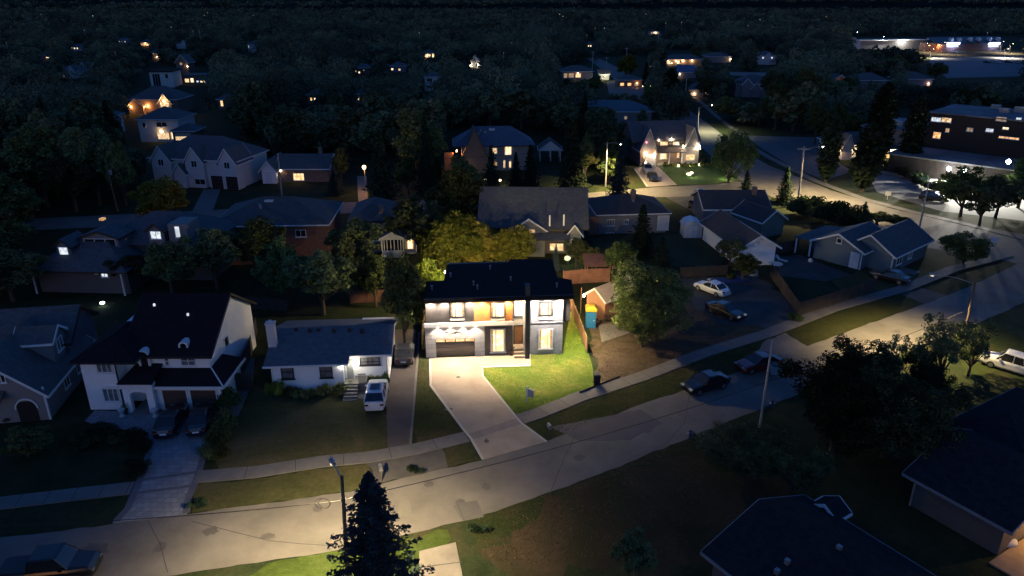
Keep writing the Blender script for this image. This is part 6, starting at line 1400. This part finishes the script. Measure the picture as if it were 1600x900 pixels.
fhouse(1148,151,13,10,4.6,3.0,'g','blue grey dormered house beneath the far cross street',[(3.2,3.4,1.8,1.2,'white'),(6.4,.6,1.8,1.6,'white'),(2.6,.6,.8,1.4,'bright')],gabs=((2,4,4.4,2.2),(5.6,3.2,3.2,2)),yaw=-10)
fhouse(1074,153,10,8,3,2,'t','low dark house with two warm lit doorways below the far blue roof',[(1,.8,2.2,1.0,'warm'),(6.4,.8,1.1,1.2,'warm')],lamps=((2.4,0,1.6,60,WARM),))
fhouse(965,136,10,8,2.8,1.8,'b','house with three orange shaded bays beneath the dark grove',[(1,.5,1.6,1.2,'orange'),(4,.5,1.6,1.2,'orange'),(7,.5,1.6,1,'dim')],lamps=((8,0,1.6,60,ORNG),))
fhouse(900,192,22,12,3.2,2.6,'g','broad dark blue roof house in the trees above the pale utility pole',[(14,1,.9,.9,'dim')],roof=M('blue_shingle3', (.07,.12,.15), .8, .2, 2))
fhouse(1222,147,5,7,3,2,'g','house with two small lamps right of the dormered house',[(1,1,.8,.8,'white'),(.2,.3,.6,.5,'white')])
fhouse(1253,145,5,7,3,2,'g','house with a single cool lamp in the dark right hand woods',[(1,1,.9,.9,'bright')])
fhouse(1297,141,7,8,3.4,2.4,'b','small gabled house glowing orange in the dark right hand woods',[(2,.6,2.4,1.8,'orange')],hip=False,axis='y',lamps=((3,0,2.2,130,ORNG),))
fhouse(1335,140,13,10,3.6,2.6,'g','grey hip roofed house in the woods above the school roof',[])
fhouse(1405,138,13,10,3.6,2.6,'g','second grey hip roofed house with a small pink lamp near its right end',[(11,.8,1.2,.8,'orange')],lamps=((11.5,0,2,40,(1,.5,.5)),))
fhouse(1273,205,4,5,3,1.6,'g','small house fragment with one pale lamp behind the columnar tree',[(1,1.4,.9,1.6,'white')])
fhouse(1321,202,4,5,3,1.6,'g','small house fragment with one dim lamp between the columnar trees',[(1,1.4,.9,1.0,'dim')])
# hall with white eave and school with blue lit doors
g = House('long_hall', 'long low hall with a white outlined eave and two floodlights on the hill', 'hall', (1318,78), (1446,76), 0)
W = g.w; g.wall(0, W, 0, 16, 0, 6, taupe_s); g.box('roof', -.6, W+.6, -1, 16, 6, 6.6, trim_b); g.box('fascia', -.6, W+.6, -1.3, -1.003, 6.1, 6.8, trim_w)
g.wall(-1, W*.16, -3, -.003, 0, 5.4, offwh_w); g.gable(-1, W*.16, -3, 6, 5.4, 3.2, 'y', slate_rf, .5, offwh_w, trim_w)
for u, v, e in ((1380.5,57,2200), (1410,62,2600), (1339.5,50,200)): x, z = g.on(u, v, 0); o = g.sconce(x, 0, z, 0, lens=e_lensc); add_light(o, (x, -2.5, z), e, (1,.98,.9), 'POINT', .3); 
g = House('hillside_school', 'far brick school with row of small dormers and two glowing blue entrances', 'school', (1462,80), (1565,78), 0)
W = g.w; g.wall(0, W, 0, 16, 0, 5.0, brick_r); b = MB().slab([(-1,-1,5.1),(W+1,-1,5.1),(W+1,10,9.0),(-1,10,9.0)], .3); g.part('roof', b, trim_b)
for u in (1487, 1500, 1516.5, 1530, 1546.5, 1560):
    x, z = g.on(u, 64, 2.5); b = MB().box(x-1.1, x+1.1, 2.0, 5, 5.2, 7.4); d_ = g.part('dormer', b, offwh_w); m = MB(); m.add([(x-1.4,1.8,7.3),(x+1.4,1.8,7.3),(x,1.8,8.9),(x-1.4,5,7.3),(x+1.4,5,7.3),(x,5,8.9)], [(0,1,2),(0,3,5,2),(1,2,5,4),(3,4,5)]); g.part('dormer_roof', m, offwh_w, d_)
for u0, u1 in ((1479,1498), (1544,1561)):
    x0, z0 = g.on(u0, 74, -.4); x1, z1 = g.on(u1, 69.5, -.4); g.box('lit_entrance', x0, x1, -.5, -.003, z0, z1, e_white); g.box('blue_canopy', x0-.3, x1+.3, -1.2, -.003, z1+.02, z1+1.5, e_blue); add_light(g.root, ((x0+x1)/2, -3, 3.5), 1400, (.35,.5,1), 'POINT', .3)
for u in (1452, 1467): x, z = g.on(u, 71, 0); g.sconce(x, 0, z, 900, ORNG, e_lenso, 1.5)
# ---- scattered trees of the wooded blocks, kept off roads, roofs and lit windows
KEEP = [(205,128,325,225),(398,240,520,296),(240,218,400,300),(55,318,305,440),(325,300,528,396),(300,325,348,392),(552,334,645,402),(740,292,918,395),(552,238,606,330),(700,196,832,268),(836,214,882,254),(978,192,1240,300),(905,280,1130,330),
 (628,302,745,330),(918,312,1130,425),(1100,300,1250,400),(1050,400,1600,560),(1130,205,1600,425),(1430,60,1600,125),(1450,80,1600,124),(1380,165,1482,262),(1545,165,1600,262),(1308,205,1400,250),(0,452,960,900),(400,470,960,560),(640,400,960,900),(960,540,1600,900),(1248,330,1470,430),(940,520,1600,900),
 (225,100,330,140),(930,84,1010,165),(1040,75,1095,118),(1178,74,1216,102),(1140,112,1192,152),(1316,48,1450,74),(1455,55,1600,92),(1080,165,1130,225),(876,98,955,130),(1010,44,1040,54),(733,90,752,107),(658,80,682,92),(218,58,240,74),(236,78,252,92),(600,104,640,114),(552,104,584,118),(478,152,500,162),(554,152,566,162),(340,160,365,170),(385,60,404,82),(274,66,300,76),(184,56,210,68),
 (1102,82,1160,98),(1294,118,1320,142),(876,120,944,132),(1072,145,1106,154),(1216,138,1232,148),(1253,138,1266,146),(1335,112,1395,128),(1404,110,1456,128),(1268,195,1282,206),(1316,198,1332,206),(915,66,932,75),(110,68,140,80),(60,84,80,96),(95,108,160,122),(965,125,1000,137),(660,124,682,142),(1060,100,1090,122),]
KEEP = [((k[0]+.12*(k[2]-k[0]), k[1]+.3*(k[3]-k[1]), k[2]-.12*(k[2]-k[0]), k[3]) if k[3] <= 170 and k[3]-k[1] < 30 else k) for k in KEEP if k]
def overlap(a, b): return a[0] < b[2] and a[2] > b[0] and a[1] < b[3] and a[3] > b[1]
cells = []; placed = []; rs = random.Random(2024)
def try_tree(u, v, hgt, rad, sep):
    p = at(u, v); top = proj((p.x, p.y, hgt)); base = proj((p.x, p.y, 1.0)); k = FPX/top[2]
    bb = (u-rad*k*.9, top[1], u+rad*k*.9, base[1])
    if any(overlap(bb, K) for K in KEEP): return None
    if any((p.x-q[0])**2+(p.y-q[1])**2 < (sep*(rad+q[2]))**2 for q in placed): return None
    placed.append((p.x, p.y, rad)); return p
grid = {}
def near(p, rad, sep):
    gx, gy = int(p.x//14), int(p.y//14)
    for i in (-1, 0, 1):
        for j in (-1, 0, 1):
            for q in grid.get((gx+i, gy+j), ()):
                if (p.x-q[0])**2+(p.y-q[1])**2 < (sep*(rad+q[2]))**2: return True
    return False
def try_tree(u, v, hgt, rad, sep):
    p = at(u, v); top = proj((p.x, p.y, hgt)); base = proj((p.x, p.y, 1.0)); k = FPX/top[2]
    bb = (u-rad*k*.85, top[1], u+rad*k*.85, base[1])
    if any(overlap(bb, K) for K in KEEP) or near(p, rad, sep): return None
    grid.setdefault((int(p.x//14), int(p.y//14)), []).append((p.x, p.y, rad)); return p
cand = []
for i in range(34000):
    d = 80+(620-80)*rs.random()**.8; v = 450+FPX*math.tan(math.atan2(H, d)-R(PITCH)); u = rs.uniform(-120, 1720)
    f = 1 if i < 14000 else .62 if i < 24000 else .42; hgt = rs.uniform(7.5, 14)*(f**.6); rad = rs.uniform(4.2, 7.6)*f; con = rs.random() < .13
    if con: rad *= .6; hgt *= 1.1
    p = try_tree(u, v, hgt, rad, .56)
    if p is not None: cand.append((p.length, p, hgt, rad, con))
cand.sort(key=lambda q: q[0]); rest = []; nl = nc = 0
SIDE = lambda p: 'left side' if proj(p)[0] < 560 else 'centre' if proj(p)[0] < 1050 else 'right side'
for dist, p, hgt, rad, con in cand:
    if con and nc < 60: nc += 1; tree('fir', 0, 0, hgt, rad, 'dark pointed conifer in the wooded blocks on the %s of the picture' % SIDE(p), 'conifer', 'conifers among the far houses on the '+SIDE(p), world=p)
    elif not con and nl < 200: nl += 1; tree(rs.choice(['oak', 'ash']) if dist < 150 else rs.choice(['far1', 'far2', 'far3']), 0, 0, hgt, rad, ('lofty dark' if hgt > 11 else 'low dark' if hgt < 6.5 else 'mid sized dark')+' leafy tree in the wooded blocks on the %s of the picture' % SIDE(p), 'tree', ('lofty' if hgt > 11 else 'low' if hgt < 6.5 else 'mid sized')+' leafy trees among the far houses on the '+SIDE(p), world=p)
    else: rest.append((p, hgt, rad, dist))
rng = np.random.default_rng(5); PP = []; NN = []; SS = []
def canopy(p, hgt, rad, n, s):
    d = rng.normal(size=(n,3)); d /= np.linalg.norm(d,axis=1)[:,None]; d[:,2] = np.abs(d[:,2])*1.0-.15
    k = 6; c = rng.normal(size=(k,3))*.42; ci = rng.integers(0,k,n)
    q = (c[ci]+d*.6)*np.array([rad,rad,hgt*.42])+np.array([p[0],p[1],hgt*.5]); q[:,2] = np.clip(q[:,2],.3,None)
    PP.append(q); NN.append(d+rng.normal(size=(n,3))*.4); SS.append(np.full(n, s))
for p, hgt, rad, dist in rest: canopy(p, hgt, rad, 420 if dist < 300 else 240, .42 if dist < 300 else .6)
k_ = 0
for i in range(14000):
    d = 560+(1700-560)*rs.random()**1.1; u = rs.uniform(-150, 1750)
    v = 450+FPX*math.tan(math.atan2(H, d)-R(PITCH)); hgt = rs.uniform(8, 15); rad = rs.uniform(4, 7.5)
    p = try_tree(u, v, hgt, rad, .5)
    if p is None: continue
    k_ += 1; canopy(p, hgt, rad, 110 if d < 800 else 55, .85 if d < 800 else 1.5)
print('individual', nl, nc, 'rest', len(rest), 'far', k_)
hillo = bpy.data.objects['hills']; HVv = [v.co.copy() for v in hillo.data.vertices]
for i in range(5200):
    q = rs.choice(HVv[nx:3*nx]); qq = Vector((q.x+rs.uniform(-40,40), q.y+rs.uniform(-260,260), 0))
    if abs(qq.x) > .85*qq.y: continue
    q0 = len(PP); canopy(qq, rs.uniform(14, 24), rs.uniform(12, 22), 34, 5.0); PP[q0][:,2] += max(0, q.z-6)
for i in range(3800):
    d = rs.uniform(1650, 2900); u = rs.uniform(-150, 1750); v = 450+FPX*math.tan(math.atan2(H, d)-R(PITCH)); canopy(at(u, v), rs.uniform(10, 18), rs.uniform(7, 14), 40, 3.0)
P = np.concatenate(PP); Nn = np.concatenate(NN); Nn /= np.linalg.norm(Nn,axis=1)[:,None]
me = leafmesh('far_woodland', P, Nn, np.concatenate(SS), rng, LEAF('leaves_woodland', (.030,.040,.028), (.19,.21,.13), .15, .022, False)); o = bpy.data.objects.new('far_woodland', me); C.objects.link(o)
tag(o, 'dark continuous woodland canopy covering the blocks out to the horizon', 'woodland', kind='stuff')
print('woodland faces', len(P))
# sparks of light of very distant lamps
for i in range(46):
    d = rs.uniform(330, 1500); u = rs.uniform(0, 1600); v = 450+FPX*math.tan(math.atan2(H, d)-R(PITCH)); p = at(u, v); z = rs.uniform(9, 15); s = d/1500*rs.uniform(.25,.6)
    g = empty('distant_lamp', (p.x, p.y, 0), 0, 'tiny point of lamp light in the far dark woods', 'lamp', 'tiny distant lamps in the far woods')
    MB().lathe([(s*.3,z-s),(s,z-.3*s),(s,z+.3*s),(s*.3,z+s)], 8).build('lamp_head', rs.choice([e_white, e_warm, e_bright, e_dim]), g); MB().cyl((0,0,0),(0,0,z-s),.12,n=5).build('post', metal, g)
# dark oil and tar stains on the road and drives
rz_ = random.Random(12)
for (u, v, s_) in ((330,830,.5),(420,838,.35),(610,812,.4),(760,760,.45),(905,715,.5),(1010,672,.6),(1180,600,.5),(1290,560,.5),(250,855,.6),(150,858,.7),(700,640,.25),(760,690,.3),(716,590,.2),(1400,518,.5)):
    p = at(u, v); n = 14; m = MB(); zz = .062 if 600 < u < 770 and v < 700 else .024; ax = rz_.uniform(.5, 1.8)
    m.add([(p.x+s_*ax*math.cos(2*math.pi*k/n)*rz_.uniform(.6,1.2), p.y+s_*math.sin(2*math.pi*k/n)*rz_.uniform(.6,1.2), zz) for k in range(n)], [tuple(range(n))])
    tag(m.build('oil_stain', stain), kind='structure')
# ---- grass tufts on the lit lawns
def tufts(name, label, px, n, size, mat, seed):
    rg = np.random.default_rng(seed); poly = [tuple(at(*p))[:2] for p in px]; xs_ = [p[0] for p in poly]; ys_ = [p[1] for p in poly]; pts = []
    while len(pts) < n:
        x, y = rg.uniform(min(xs_), max(xs_)), rg.uniform(min(ys_), max(ys_)); ins = False; j = len(poly)-1
        for i in range(len(poly)):
            if (poly[i][1] > y) != (poly[j][1] > y) and x < (poly[j][0]-poly[i][0])*(y-poly[i][1])/(poly[j][1]-poly[i][1])+poly[i][0]: ins = not ins
            j = i
        if ins: pts.append((x, y, .04))
    P = np.array(pts); th = rg.uniform(0, 6.28, n); Nn = np.stack([np.cos(th), np.sin(th), rg.uniform(1.2,2.6,n)], 1); Nn /= np.linalg.norm(Nn,axis=1)[:,None]
    me = leafmesh(name, P, Nn, size, rg, mat); o = bpy.data.objects.new(name, me); C.objects.link(o); tag(o, label, 'grass', kind='stuff')
LG = LEAF('lawn_blades', (.10,.18,.03), (.28,.32,.09), .2, .35, False); LD = LEAF('dry_blades', (.06,.05,.025), (.13,.10,.05), .2, .5, False); LM = LEAF('verge_blades', (.03,.05,.015), (.09,.09,.035), .2, .5, False)
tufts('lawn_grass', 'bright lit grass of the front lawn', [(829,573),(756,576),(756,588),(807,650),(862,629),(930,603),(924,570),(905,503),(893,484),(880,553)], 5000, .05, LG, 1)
tufts('verge_grass', 'rough grass of the strip between sidewalk and road', [(822,662),(908,630),(1000,599),(1100,562),(1195,532),(1160,576),(1090,602),(1012,626),(900,670),(858,689)], 3500, .06, LM, 2)
tufts('dry_grass', 'dry weeds on the dirt lot', [(938,598),(922,520),(960,505),(1090,520),(1160,520),(1000,582)], 1500, .07, LD, 3)
tufts('side_grass', 'patchy grass between the two driveways', [(656,546),(671,562),(672,603),(726,676),(652,696),(647,640)], 1500, .06, LM, 4)
tufts('verge_grass', 'rough grass of the dim lower verge', [(742,812),(850,774),(937,744),(1085,684),(1100,720),(1100,860),(790,885),(748,860)], 2500, .07, LD, 5)
# drop prototypes that were never placed
for k, (pr, a_, b_) in PROT.items():
    if k not in USED:
        for ch in KIDS.get(pr.name, []): bpy.data.objects.remove(ch)
        bpy.data.objects.remove(pr)
